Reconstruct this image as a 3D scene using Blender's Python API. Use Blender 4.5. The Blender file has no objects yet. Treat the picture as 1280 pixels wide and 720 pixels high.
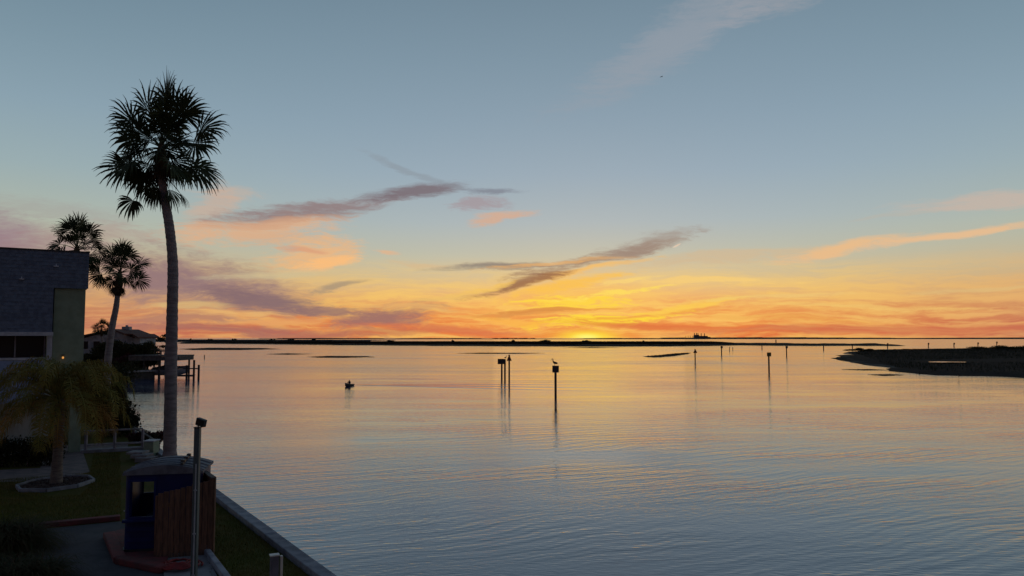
import bpy, math, random
import numpy as np
from mathutils import Vector, Matrix, Euler, Quaternion
random.seed(7); rng = np.random.default_rng(7)
R = math.radians
scene = bpy.context.scene
C = scene.collection

# ------------------------------------------------------------------ camera
F = 967.0; HOR = 422.5; CAMZ = 6.3
PITCH = math.atan((HOR-360)/F)
cd = bpy.data.cameras.new('camera'); cam = bpy.data.objects.new('camera', cd); C.objects.link(cam)
cd.sensor_width = 36; cd.lens = 36*F/1280; cd.clip_end = 120000; cd.clip_start = 0.1
cam.location = (0, 0, CAMZ); cam.rotation_euler = (math.pi/2+PITCH, 0, 0)
scene.camera = cam
SUN_AZ = R(5.6); SUN_EL = R(1.6)

def ray(px, py):
    v = Vector(((px-640)/F, 1.0, (360-py)/F)); c, s = math.cos(PITCH), math.sin(PITCH)
    return Vector((v.x, v.y*c - v.z*s, v.y*s + v.z*c))
def G(px, py, z=0.0):                       # sight line meets the level z
    r = ray(px, py); t = (z-CAMZ)/r.z; return Vector((r.x*t, r.y*t, z))
def D(px, py, d):                           # sight line at distance d
    r = ray(px, py); t = d/r.y; return Vector((r.x*t, d, CAMZ+r.z*t))
def azel(px, py):
    r = ray(px, py).normalized(); return math.degrees(math.atan2(r.x, r.y)), math.degrees(math.asin(r.z))
def lin(c):
    return tuple((x/255/12.92 if x/255 <= .04045 else ((x/255+.055)/1.055)**2.4) for x in c)+(1,)

# ------------------------------------------------------------------ node helper
class NT:
    def __init__(s, tree): s.t = tree; s.n = tree.nodes; s.l = tree.links
    def new(s, typ, **kw):
        nd = s.n.new(typ)
        for k, v in kw.items(): setattr(nd, k, v)
        return nd
    def put(s, sock, v):
        if isinstance(v, bpy.types.NodeSocket): s.l.new(v, sock)
        elif v is not None: sock.default_value = v
    def m(s, op, a, b=None, c=None, clamp=False):
        nd = s.new('ShaderNodeMath', operation=op, use_clamp=clamp)
        s.put(nd.inputs[0], a); s.put(nd.inputs[1], b); s.put(nd.inputs[2], c); return nd.outputs[0]
    def vm(s, op, a, b=None):
        nd = s.new('ShaderNodeVectorMath', operation=op); s.put(nd.inputs[0], a); s.put(nd.inputs[1], b)
        return nd.outputs['Value'] if op == 'LENGTH' else nd.outputs[0]
    def mix(s, f, a, b, mode='MIX'):
        nd = s.new('ShaderNodeMix', data_type='RGBA', blend_type=mode)
        s.put(nd.inputs[0], f); s.put(nd.inputs[6], a); s.put(nd.inputs[7], b); return nd.outputs[2]
    def ramp(s, f, stops, interp='LINEAR'):
        nd = s.new('ShaderNodeValToRGB'); cr = nd.color_ramp; cr.interpolation = interp
        while len(cr.elements) < len(stops): cr.elements.new(.5)
        for e, (p, c) in zip(cr.elements, stops): e.position = p; e.color = c
        s.put(nd.inputs[0], f); return nd.outputs[0]
    def smooth(s, v, lo, hi, a=0., b=1.):
        nd = s.new('ShaderNodeMapRange', interpolation_type='SMOOTHSTEP')
        s.put(nd.inputs[0], v); nd.inputs[1].default_value = lo; nd.inputs[2].default_value = hi
        nd.inputs[3].default_value = a; nd.inputs[4].default_value = b; return nd.outputs[0]
    def noise(s, vec, scale, detail=2, rough=.5, dist=0., out=0):
        nd = s.new('ShaderNodeTexNoise'); s.put(nd.inputs['Vector'], vec)
        nd.inputs['Scale'].default_value = scale; nd.inputs['Detail'].default_value = detail
        nd.inputs['Roughness'].default_value = rough; nd.inputs['Distortion'].default_value = dist
        return nd.outputs[out]
    def map(s, vec, loc=(0, 0, 0), rot=(0, 0, 0), sc=(1, 1, 1), typ='POINT'):
        nd = s.new('ShaderNodeMapping', vector_type=typ); s.put(nd.inputs[0], vec)
        nd.inputs[1].default_value = loc; nd.inputs[2].default_value = rot; nd.inputs[3].default_value = sc
        return nd.outputs[0]
    def xyz(s, x, y, z=0.):
        nd = s.new('ShaderNodeCombineXYZ'); s.put(nd.inputs[0], x); s.put(nd.inputs[1], y); s.put(nd.inputs[2], z)
        return nd.outputs[0]

# ------------------------------------------------------------------ sky (colours as a function of direction only)
w = bpy.data.worlds.new("World"); scene.world = w; w.use_nodes = True
w.node_tree.nodes.clear(); N = NT(w.node_tree)
tc = N.new('ShaderNodeTexCoord'); dirv = N.vm('NORMALIZE', tc.outputs['Generated'])
sp = N.new('ShaderNodeSeparateXYZ'); N.put(sp.inputs[0], dirv)
az = N.m('MULTIPLY', N.m('ARCTAN2', sp.outputs[0], sp.outputs[1]), 57.29578)
el = N.m('MULTIPLY', N.m('ARCSINE', sp.outputs[2]), 57.29578)
ele = N.m('POWER', N.m('DIVIDE', N.m('MAXIMUM', el, 0.), 90.), .5)      # square-root scale: detail near the horizon
def stops(*a): return [((e/90)**.5, lin(c)) for e, c in a]
r_sun = N.ramp(ele, stops((0, (202, 84, 60)), (.45, (222, 102, 64)), (1.1, (230, 132, 74)), (2.1, (232, 160, 92)), (3.2, (228, 180, 118)),
    (4.4, (212, 190, 146)), (6.0, (188, 190, 172)), (8.5, (168, 183, 188)), (12, (151, 172, 187)), (16, (138, 161, 178)), (20, (127, 151, 168)),
    (24.5, (115, 139, 156)), (40, (84, 106, 124)), (90, (54, 70, 92))))
r_side = N.ramp(ele, stops((0, (168, 92, 84)), (.7, (186, 106, 88)), (1.6, (200, 134, 98)), (3.0, (206, 162, 116)), (4.8, (198, 178, 142)),
    (7.5, (178, 186, 170)), (11, (156, 176, 180)), (15, (140, 164, 178)), (19, (126, 151, 166)), (25, (107, 133, 150)),
    (40, (80, 102, 120)), (90, (54, 70, 92))))
r_anti = N.ramp(ele, stops((0, (40, 42, 60)), (4, (52, 52, 76)), (10, (68, 64, 86)), (20, (64, 70, 90)), (40, (58, 70, 92)), (90, (54, 70, 92))))
daz = N.m('ABSOLUTE', N.m('SUBTRACT', az, math.degrees(SUN_AZ)))
col = N.mix(N.smooth(daz, 8, 42), r_sun, r_side)
col = N.mix(N.smooth(daz, 45, 150), col, r_anti)
sky = N.new('ShaderNodeTexSky', sky_type='NISHITA', sun_disc=False)
sky.sun_elevation = SUN_EL; sky.sun_rotation = SUN_AZ
col = N.mix(.06, col, N.mix(1., sky.outputs[0], (.10, .10, .10, 1), 'MULTIPLY'))

P0 = N.xyz(az, el)
def c2v(c):                                # separate by hand: keeps the node order sequential
    nd = N.new('ShaderNodeSeparateColor'); N.put(nd.inputs[0], c); return N.xyz(nd.outputs[0], nd.outputs[1])
wv = c2v(N.noise(N.map(P0, sc=(.09, .22, 1)), 1., 4, .55, out=1))
wv = N.vm('MULTIPLY', N.vm('SUBTRACT', wv, (.5, .5, .5)), (5.0, 1.9, 0))
W = N.vm('ADD', P0, wv)                                                    # warped sky coordinates
wv2 = c2v(N.noise(N.map(P0, sc=(.35, .9, 1)), 1., 3, .6, out=1))
W2 = N.vm('ADD', W, N.vm('MULTIPLY', N.vm('SUBTRACT', wv2, (.5, .5, .5)), (1.6, .7, 0)))
streak = N.noise(N.map(W2, rot=(0, 0, R(-7)), sc=(.13, 1.25, 1)), 1., 6, .6)
streak2 = N.noise(N.map(W, rot=(0, 0, R(4)), sc=(.24, 3.4, 1)), 1., 6, .64, .3)
puff = N.noise(N.map(W, rot=(0, 0, R(-10)), sc=(.28, .8, 1)), 1., 6, .6)
fine = N.noise(N.map(W2, rot=(0, 0, R(-9)), sc=(.9, 4.6, 1)), 1., 6, .68)
sf = N.smooth(streak, .40, .60); sf2 = N.smooth(N.m('ADD', N.m('MULTIPLY', streak2, .65), N.m('MULTIPLY', fine, .35)), .44, .60)

# cloud coordinates, nudged by every noise
nz_ = N.m('MULTIPLY_ADD', N.m('ADD', N.m('ADD', fine, puff), N.m('ADD', streak, streak2)), .22, -.44)
sw_ = N.new('ShaderNodeSeparateXYZ'); N.put(sw_.inputs[0], W)
WX = N.m('ADD', sw_.outputs[0], nz_); WY = N.m('MULTIPLY_ADD', nz_, .5, sw_.outputs[1])
AX = N.m('MULTIPLY_ADD', nz_, .0001, az); AY = N.m('MULTIPLY_ADD', nz_, .0001, el)
def blob2(cx, cy, a, b, ang=0, warp=False):     # squared elliptic distance, plain arithmetic only
    A, E = azel(cx, cy); ca = math.cos(R(A)); a = a*.0593*ca*ca; b = b*.0593*ca; c, s_ = math.cos(R(ang)), math.sin(R(ang))
    X_, Y_ = (WX, WY) if warp else (AX, AY)
    u = N.m('MULTIPLY_ADD', Y_, s_/a, N.m('MULTIPLY_ADD', X_, c/a, -(A*c+E*s_)/a))
    v = N.m('MULTIPLY_ADD', Y_, c/b, N.m('MULTIPLY_ADD', X_, -s_/b, -(-A*s_+E*c)/b))
    return N.m('MULTIPLY_ADD', u, u, N.m('MULTIPLY', v, v))
def over(base, mask, c, op): return N.mix(N.m('MULTIPLY', mask, op), base, lin(c))
def glow(cx, cy, a, b, ang, c, op, base):
    return over(base, N.smooth(N.m('SQRT', blob2(cx, cy, a, b, ang)), 1., 0.), c, op)
col = glow(735, 402, 270, 56, 0, (238, 160, 86), .35, col)
col = glow(705, 380, 140, 42, 8, (250, 182, 80), .7, col)

# cirrus veil low in the west: light and rusty streaks
low = N.smooth(el, 6.4, 2.2); vlow = N.smooth(el, 3.2, .6)
cen = N.smooth(daz, 36, 10)
col = N.mix(N.m('MULTIPLY', N.m('MULTIPLY', low, sf), .55), col, N.mix(cen, lin((232, 172, 112)), lin((254, 208, 104))))
col = N.mix(N.m('MULTIPLY', N.m('MULTIPLY', vlow, N.m('SUBTRACT', 1., sf)), .62), col, N.mix(cen, lin((184, 112, 92)), lin((228, 126, 66))))
col = N.mix(N.m('MULTIPLY', N.m('MULTIPLY', low, sf2), .38), col, N.mix(cen, lin((222, 168, 112)), lin((252, 206, 108))))

def cloud(cx, cy, a, b, ang, c, op, n=1.3, kind=None, vec=None, soft=1.3):
    global col
    k = puff if kind == 'p' else (streak2 if kind == 'f' else streak)
    l = N.m('POWER', blob2(cx, cy, a, b, ang, True), .75)
    v = N.m('ADD', N.m('MULTIPLY_ADD', l, -1.4, 1.4), N.m('MULTIPLY', N.m('SUBTRACT', k, .5), n*3.6))
    v = N.m('ADD', v, N.m('MULTIPLY', N.m('SUBTRACT', fine, .5), n*3.0))
    col = over(col, N.smooth(v, .0, soft if kind != 'p' else 1.5), c, op)
CL = [ # cx, cy, half length, half width, tilt, colour, opacity, noise, kind
 (850, 45, 210, 38, 27, (154, 159, 168), .55, .5, 's'),
 (1010, -40, 160, 40, 22, (160, 160, 166), .5, .6, 's'),
 (60, 262, 190, 22, -6, (160, 150, 148), .35, .8, 'p'),
 (-20, 290, 180, 42, -9, (152, 126, 136), .95, .4, 'p'),
 (130, 300, 120, 22, 5, (176, 150, 140), .5, .9, 'p'),
 (285, 240, 60, 10, 3, (208, 176, 150), .4, .8, 'p'),
 (262, 262, 28, 60, 0, (210, 172, 146), .55, .8, 'p'),
 (330, 286, 120, 24, 9, (226, 176, 134), .8, .8, 'p'),
 (385, 262, 145, 17, 8, (144, 122, 122), .88, .6, 's'),
 (350, 278, 120, 9, 9, (208, 160, 128), .7, .7, 's'),
 (520, 241, 85, 11, 6, (122, 108, 114), .9, .5, 's'),
 (520, 216, 90, 6, -22, (138, 146, 154), .5, .6, 's'),
 (612, 243, 48, 6, 3, (126, 128, 140), .75, .6, 's'),
 (600, 258, 52, 11, 2, (164, 142, 146), .65, .8, 'p'),
 (625, 273, 55, 8, 8, (214, 172, 144), .85, .7, 's'),
 (350, 302, 90, 18, -4, (214, 172, 138), .55, .9, 'p'),
 (388, 320, 72, 28, 6, (238, 182, 126), .8, .8, 'p'),
 (400, 331, 48, 10, 8, (252, 190, 124), .85, .6, 's'),
 (372, 316, 34, 6, -6, (214, 152, 122), .6, .6, 's'),
 (478, 317, 26, 3.5, -4, (226, 180, 140), .8, .5, 'f'),
 (525, 333, 50, 5, -6, (216, 184, 140), .6, .7, 'f'),
 (225, 352, 240, 46, -8, (146, 117, 120), .95, .5, 'p'),
 (325, 375, 110, 20, -9, (134, 107, 110), .9, .5, 's'),
 (425, 359, 46, 6, 8, (160, 142, 122), .75, .6, 's'),
 (412, 388, 60, 9, 4, (146, 112, 108), .8, .8, 's'),
 (488, 396, 90, 20, 5, (158, 112, 104), .95, .7, 'p'),
 (230, 398, 90, 9, 3, (170, 118, 104), .7, .8, 's'),
 (300, 414, 200, 9, -2, (164, 104, 96), .8, .7, 's'),
 (450, 416, 160, 7, 3, (186, 108, 84), .6, .8, 's'),
 (640, 334, 95, 7, 2, (128, 112, 108), .75, .6, 's'),
 (590, 338, 70, 5, 2, (150, 140, 126), .6, .6, 'f'),
 (740, 325, 130, 11, 13, (156, 122, 100), .8, .7, 's'),
 (690, 330, 120, 4, 6, (232, 176, 110), .7, .8, 'f'),
 (805, 305, 75, 15, 12, (158, 138, 126), .6, .9, 'p'),
 (725, 341, 110, 6, 12, (250, 190, 96), .8, .6, 's'),
 (655, 355, 95, 7, 12, (146, 100, 76), .85, .7, 's'),
 (705, 358, 110, 8, 10, (252, 194, 82), .85, .7, 's'),
 (712, 377, 95, 10, 2, (255, 214, 70), .9, 1.2, 'f'),
 (690, 386, 110, 3, 3, (226, 140, 66), .7, 1.2, 'f'),
 (770, 366, 90, 3, 6, (255, 222, 96), .8, 1.2, 'f'),
 (742, 399, 115, 11, 5, (255, 218, 62), .95, 1.3, 'f'),
 (800, 392, 120, 3, 5, (232, 140, 60), .7, 1.2, 'f'),
 (850, 384, 120, 6, 7, (252, 204, 84), .85, .6, 'f'),
 (640, 402, 70, 6, -8, (250, 176, 74), .7, .8, 'f'),
 (650, 390, 90, 5, 4, (214, 140, 74), .6, .7, 'f'),
 (820, 408, 160, 6, -2, (222, 116, 64), .75, .7, 'f'),
 (905, 322, 170, 12, 3, (212, 184, 146), .65, .7, 's'),
 (870, 352, 150, 5, 0, (248, 206, 122), .75, .7, 'f'),
 (1050, 312, 110, 10, 8, (234, 188, 138), .95, .5, 's'),
 (1180, 296, 170, 7, 7, (230, 188, 144), .95, .5, 's'),
 (1240, 254, 150, 13, -1, (198, 180, 166), .8, .6, 's'),
 (1120, 270, 70, 3, 3, (182, 180, 170), .6, .5, 'f'),
 (1090, 382, 180, 4, -1, (240, 196, 112), .6, .7, 'f'),
 (1220, 360, 130, 4, 0, (222, 190, 128), .5, .7, 'f'),
 (560, 372, 60, 4, 10, (232, 186, 110), .7, .8, 'f'),
 (600, 362, 70, 4, 12, (244, 196, 100), .7, .8, 'f'),
 (560, 410, 120, 6, -3, (214, 112, 76), .7, .8, 'f'),
 (520, 384, 90, 4, -5, (232, 180, 110), .6, .8, 'f'),
 (980, 398, 150, 5, -3, (238, 176, 88), .6, .7, 'f'),
 (960, 372, 120, 4, 3, (240, 200, 120), .6, .8, 'f'),
 (330, 344, 110, 7, 4, (206, 190, 150), .6, .9, 's'),
 (300, 392, 90, 5, 0, (232, 180, 112), .8, .8, 'f'),
 (250, 382, 70, 6, 0, (222, 186, 122), .7, .7, 's'),
 (360, 402, 90, 5, 3, (228, 156, 98), .7, .8, 'f'),
 (790, 352, 60, 4, 8, (252, 214, 120), .7, .7, 'f'),
 (1080, 412, 330, 8, 1, (204, 108, 76), .65, .7, 's'),
]
for cl in CL: cloud(*cl)
col = glow(735, 420, 90, 16, 0, (255, 190, 66), .7, col)
col = glow(735, 421, 50, 12, 0, (255, 226, 64), 1., col)
col = glow(733, 422, 24, 7, 0, (255, 246, 120), 1., col)
col = over(col, N.smooth(blob2(846, 307, 7, 1.4, 26), 1., .1), (236, 204, 176), .7)   # a short contrail
bg = N.new('ShaderNodeBackground'); N.put(bg.inputs[0], col); bg.inputs[1].default_value = 1.0
wo = N.new('ShaderNodeOutputWorld'); N.l.new(bg.outputs[0], wo.inputs[0])
w.cycles.sampling_method = 'MANUAL'; w.cycles.sample_map_resolution = 512

sd = bpy.data.lights.new('sun', 'SUN'); sd.energy = .008; sd.angle = R(14); sd.color = (1, .55, .22)
so = bpy.data.objects.new('sun', sd); C.objects.link(so)
so.rotation_euler = Vector((-math.sin(SUN_AZ)*math.cos(SUN_EL), -math.cos(SUN_AZ)*math.cos(SUN_EL), -math.sin(SUN_EL))).to_track_quat('-Z', 'Y').to_euler()
scene.view_settings.view_transform = 'Standard'; scene.view_settings.look = 'None'
scene.view_settings.exposure = 0; scene.view_settings.gamma = 1

# ------------------------------------------------------------------ materials
def mat(name, c, rough=.8, c2=None, sc=3., bump=0., bsc=20., emit=None, metal=0., detail=4, stretch=(1, 1, 1), lo=.38, hi=.62, spec=.5):
    m = bpy.data.materials.new(name); m.use_nodes = True; m.node_tree.nodes.clear(); n = NT(m.node_tree)
    b = n.new('ShaderNodeBsdfPrincipled'); o = n.new('ShaderNodeOutputMaterial'); n.l.new(b.outputs[0], o.inputs[0])
    t = n.new('ShaderNodeTexCoord').outputs['Object']
    c = tuple(c)+(1,); c2 = tuple(c2)+(1,) if c2 else tuple(x*.72 for x in c[:3])+(1,)
    f = n.smooth(n.noise(n.map(t, sc=stretch), sc, detail, .6), lo, hi)
    inf = n.new('ShaderNodeObjectInfo')
    k = n.m('MULTIPLY_ADD', inf.outputs['Random'], .3, .85)
    cc = n.mix(f, c, c2); cc = n.mix(1., cc, n.xyz(k, k, k), 'MULTIPLY')
    n.put(b.inputs['Base Color'], cc); b.inputs['Roughness'].default_value = rough; b.inputs['Metallic'].default_value = metal
    b.inputs['Specular IOR Level'].default_value = spec
    if bump:
        bn = n.new('ShaderNodeBump'); bn.inputs['Strength'].default_value = 1.; bn.inputs['Distance'].default_value = bump
        n.put(bn.inputs['Height'], n.noise(n.map(t, sc=stretch), bsc, 4, .6)); n.l.new(bn.outputs[0], b.inputs['Normal'])
    if emit: b.inputs['Emission Color'].default_value = tuple(emit[:3])+(1,); b.inputs['Emission Strength'].default_value = emit[3]
    return m
M = dict(
 grass=mat('lawn', (.075, .075, .014), .95, (.11, .08, .022), .7, .02, 30, spec=.1),
 blade=mat('grass_blades', (.10, .105, .016), .8, (.16, .12, .03), 1.2, spec=.15),
 concrete=mat('concrete', (.30, .29, .30), .9, (.20, .19, .20), 2.5, .004, 60),
 cap=mat('seawall_concrete', (.27, .28, .32), .85, (.16, .165, .20), 1.8, .004, 50),
 path=mat('path_concrete', (.20, .15, .14), .9, (.13, .10, .10), 2.2, .004, 50),
 asphalt=mat('asphalt', (.055, .052, .06), .9, (.035, .034, .04), 1.5, .006, 90),
 redcurb=mat('red_painted_curb', (.17, .03, .032), .85, (.10, .03, .03), 3, .004, 40),
 redhose=mat('red_rubber', (.30, .02, .02), .5, (.2, .02, .02), 5),
 mulch=mat('mulch', (.10, .06, .05), .95, (.05, .03, .03), 8, .04, 30),
 trunk=mat('palm_bark', (.30, .26, .26), .9, (.20, .17, .175), 2.2, .03, 7, stretch=(1, 1, 5)),
 trunk2=mat('pale_palm_bark', (.17, .145, .13), .9, (.10, .085, .08), 4, .02, 9, stretch=(1, 1, 6)),
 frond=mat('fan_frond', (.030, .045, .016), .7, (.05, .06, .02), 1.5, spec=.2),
 dead=mat('dead_frond', (.10, .065, .035), .9, (.06, .04, .025), 3, spec=.1),
 queen=mat('feather_frond', (.17, .16, .034), .75, (.21, .15, .03), 1.1, spec=.2),
 queen2=mat('browning_frond', (.32, .17, .045), .8, (.13, .08, .02), 1.5, spec=.1),
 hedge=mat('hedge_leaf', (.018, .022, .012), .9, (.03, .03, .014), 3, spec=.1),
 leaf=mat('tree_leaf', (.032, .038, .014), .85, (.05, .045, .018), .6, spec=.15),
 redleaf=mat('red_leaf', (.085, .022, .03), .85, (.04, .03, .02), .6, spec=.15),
 shingle=mat('blue_grey_shingle', (.15, .19, .27), .9, (.105, .13, .19), 5, .01, 30),
 lowroof=mat('pale_blue_roof', (.25, .28, .40), .8, (.19, .22, .31), 3, .005, 40),
 green=mat('green_stucco', (.24, .30, .22), .9, (.20, .25, .18), 2, .003, 60),
 pale=mat('pale_stucco', (.42, .44, .42), .9, (.34, .36, .35), 2, .003, 60),
 trim=mat('white_trim', (.48, .50, .56), .6, (.38, .40, .46), 4),
 dark=mat('dark_recess', (.012, .011, .014), .9, (.02, .018, .02), 2),
 glass=mat('window_glass', (.012, .012, .016), .35, (.016, .016, .02), 1, spec=.15),
 lamp=mat('lit_lamp', (.8, .4, .1), .5, (.8, .4, .1), 1, emit=(1, .42, .10, .7)),
 wood=mat('fence_wood', (.15, .078, .048), .85, (.085, .045, .03), 3, .004, 18, stretch=(8, 8, 1)),
 dockwood=mat('dock_wood', (.12, .105, .095), .9, (.07, .06, .06), 2, .006, 14),
 rail=mat('weathered_rail', (.26, .24, .27), .85, (.17, .16, .18), 3, .003, 25),
 blue=mat('blue_plastic', (.007, .018, .11), .5, (.006, .014, .085), 2.5, spec=.25),
 bluein=mat('blue_plastic_inside', (.012, .02, .10), .6, (.01, .016, .08), 2),
 greyroof=mat('grey_plastic', (.16, .17, .20), .6, (.10, .105, .125), 3, spec=.25),
 steel=mat('painted_steel', (.06, .09, .095), .5, (.07, .10, .11), 4),
 conduit=mat('pale_conduit', (.26, .28, .30), .45, (.32, .34, .38), 4),
 black=mat('black_metal', (.03, .03, .035), .5, (.02, .02, .024), 4),
 pedestal=mat('grey_pedestal', (.14, .14, .18), .6, (.10, .10, .13), 4),
 cream=mat('cream_plastic', (.62, .60, .55), .5, (.5, .48, .44), 4),
 marsh=mat('marsh', (.050, .038, .024), .95, (.028, .024, .018), .05, spec=.05),
 mud=mat('mud', (.026, .021, .019), .95, (.036, .03, .026), .6, .02, 6, spec=.03),
 sand=mat('wet_sand', (.07, .06, .052), .85, (.04, .036, .032), .25, .02, 4, spec=.08),
 farland=mat('far_shore', (.035, .030, .028), .95, (.022, .02, .02), .01, spec=.05),
 plant=mat('power_station_wall', (.10, .10, .11), .8, (.07, .07, .08), .05),
 pile=mat('creosote_pile', (.060, .050, .045), .9, (.035, .03, .03), 3, .01, 12),
 board=mat('sign_board', (.055, .05, .05), .7, (.04, .036, .036), 3),
 yboard=mat('olive_board', (.16, .13, .03), .6, (.11, .09, .03), 3),
 redboard=mat('red_daymark', (.16, .03, .02), .6, (.11, .03, .02), 3),
 feather=mat('brown_feather', (.07, .055, .05), .85, (.04, .035, .03), 9),
 pfeather=mat('pale_feather', (.22, .21, .20), .85, (.13, .12, .12), 9),
 tile=mat('red_roof_tile', (.13, .05, .035), .9, (.08, .035, .03), 1.5),
 whitewall=mat('white_house_wall', (.45, .46, .5), .9, (.27, .28, .31), .8),
 hull=mat('boat_hull', (.34, .35, .38), .4, (.26, .27, .3), 1.5),
 canvas=mat('boat_canvas', (.12, .13, .16), .85, (.08, .09, .11), 2),
 kayak=mat('kayak_hull', (.05, .05, .055), .5, (.03, .03, .035), 3),
 cloth=mat('dark_clothing', (.03, .03, .04), .9, (.02, .02, .03), 8),
 skin=mat('skin', (.28, .16, .11), .6, (.24, .13, .09), 9),
 bulk=mat('bulkhead', (.18, .17, .18), .85, (.11, .10, .11), .8, .01, 8),
 rock=mat('rock', (.09, .08, .08), .9, (.05, .045, .045), 3, .02, 9),
)

# ------------------------------------------------------------------ mesh helpers
class MB:
    def __init__(s): s.v = []; s.f = []; s.mi = []
    def add(s, vs, fs, mi=0):
        o = len(s.v); s.v += [tuple(x) for x in vs]; s.f += [tuple(i+o for i in f) for f in fs]; s.mi += [mi]*len(fs); return s
    def box(s, c, h, rot=None, mi=0):
        c = Vector(c); q = []
        for z in (-1, 1):
            for x, y in ((-1, -1), (1, -1), (1, 1), (-1, 1)):
                p = Vector((x*h[0], y*h[1], z*h[2])); q.append(c+(rot @ p if rot else p))
        return s.add(q, [(3, 2, 1, 0), (4, 5, 6, 7), (0, 1, 5, 4), (1, 2, 6, 5), (2, 3, 7, 6), (3, 0, 4, 7)], mi)
    def bar(s, a, b, w, h, mi=0):                     # rectangular bar from a to b
        a, b = Vector(a), Vector(b); d = (b-a); L = d.length; d.normalize()
        up = Vector((0, 0, 1)) if abs(d.z) < .95 else Vector((0, 1, 0)); x = d.cross(up).normalized(); u = x.cross(d)
        return s.box((a+b)/2, (w/2, L/2, h/2), Matrix((x, d, u)).transposed(), mi)
    def tube(s, pts, rad, n=8, mi=0, cap=True):
        pts = [Vector(p) for p in pts]; rad = rad if hasattr(rad, '__len__') else [rad]*len(pts); V = []
        for i, p in enumerate(pts):
            d = (pts[min(i+1, len(pts)-1)]-pts[max(i-1, 0)]).normalized()
            up = Vector((0, 1, 0)) if abs(d.z) > .7 else Vector((0, 0, 1)); x = up.cross(d).normalized(); y = d.cross(x)
            for k in range(n):
                a = 2*math.pi*k/n; V.append(p+(x*math.cos(a)+y*math.sin(a))*rad[i])
        Fs = [(i*n+k, i*n+(k+1) % n, (i+1)*n+(k+1) % n, (i+1)*n+k) for i in range(len(pts)-1) for k in range(n)]
        if cap: Fs += [tuple(range(n))[::-1], tuple(range((len(pts)-1)*n, len(pts)*n))]
        return s.add(V, Fs, mi)
    def prism(s, poly, z0, z1, mi=0):                 # upright prism over a plan outline
        n = len(poly); V = [(p[0], p[1], z0) for p in poly]+[(p[0], p[1], z1) for p in poly]
        return s.add(V, [tuple(range(n))[::-1], tuple(range(n, 2*n))]+[(i, (i+1) % n, n+(i+1) % n, n+i) for i in range(n)], mi)
    def ball(s, c, r, sq=(1, 1, 1), nu=10, nv=6, mi=0):
        V = [Vector(c)+Vector((0, 0, -r*sq[2]))]
        for j in range(1, nv):
            t = math.pi*j/nv-math.pi/2
            for i in range(nu):
                a = 2*math.pi*i/nu; V.append(Vector(c)+Vector((r*sq[0]*math.cos(t)*math.cos(a), r*sq[1]*math.cos(t)*math.sin(a), r*sq[2]*math.sin(t))))
        V.append(Vector(c)+Vector((0, 0, r*sq[2]))); L = len(V)-1; Fs = []
        for i in range(nu):
            Fs.append((0, 1+(i+1) % nu, 1+i)); Fs.append((L, 1+(nv-2)*nu+i, 1+(nv-2)*nu+(i+1) % nu))
            for j in range(nv-2): Fs.append((1+j*nu+i, 1+j*nu+(i+1) % nu, 1+(j+1)*nu+(i+1) % nu, 1+(j+1)*nu+i))
        return s.add(V, Fs, mi)
    def mesh(s, name, m, smooth=False):
        me = bpy.data.meshes.new(name); me.from_pydata([tuple(v) for v in s.v], [], s.f)
        for q in (m if isinstance(m, (list, tuple)) else [m]): me.materials.append(M[q] if isinstance(q, str) else q)
        me.polygons.foreach_set('material_index', s.mi)
        if smooth: me.polygons.foreach_set('use_smooth', [True]*len(me.polygons))
        me.update(); return me
    def build(s, name, m, parent=None, smooth=False): return link(name, s.mesh(name, m, smooth), parent)
def link(name, data, parent=None, mtx=None):
    o = bpy.data.objects.new(name, data); C.objects.link(o)
    if parent: o.parent = parent
    if mtx is not None: o.matrix_basis = mtx
    return o
def tag(o, label=None, cat=None, group=None, kind=None):
    for k, v in (('label', label), ('category', cat), ('group', group), ('kind', kind)):
        if v: o[k] = v
    return o
def thing(name, loc, label, cat, group=None, rz=0):
    o = link(name, None); o.location = loc; o.rotation_euler.z = rz; return tag(o, label, cat, group)
def copy_tree(o, parent=None):
    c = o.copy(); C.objects.link(c); c.parent = parent
    for ch in list(o.children): copy_tree(ch, c)
    return c
def bevel(o, wd=.02, seg=2):
    b = o.modifiers.new('bevel', 'BEVEL'); b.width = wd; b.segments = seg; b.limit_method = 'ANGLE'; return o
def npmesh(name, V, Fa, m, parent=None):              # Fa: (n,k) array of faces with k corners
    me = bpy.data.meshes.new(name); n, k = Fa.shape
    me.vertices.add(len(V)); me.vertices.foreach_set('co', V.astype(np.float32).ravel())
    me.loops.add(n*k); me.loops.foreach_set('vertex_index', Fa.astype(np.int32).ravel())
    me.polygons.add(n); me.polygons.foreach_set('loop_start', np.arange(0, n*k, k, dtype=np.int32))
    me.update(calc_edges=True); me.materials.append(M[m]); return link(name, me, parent)

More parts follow.
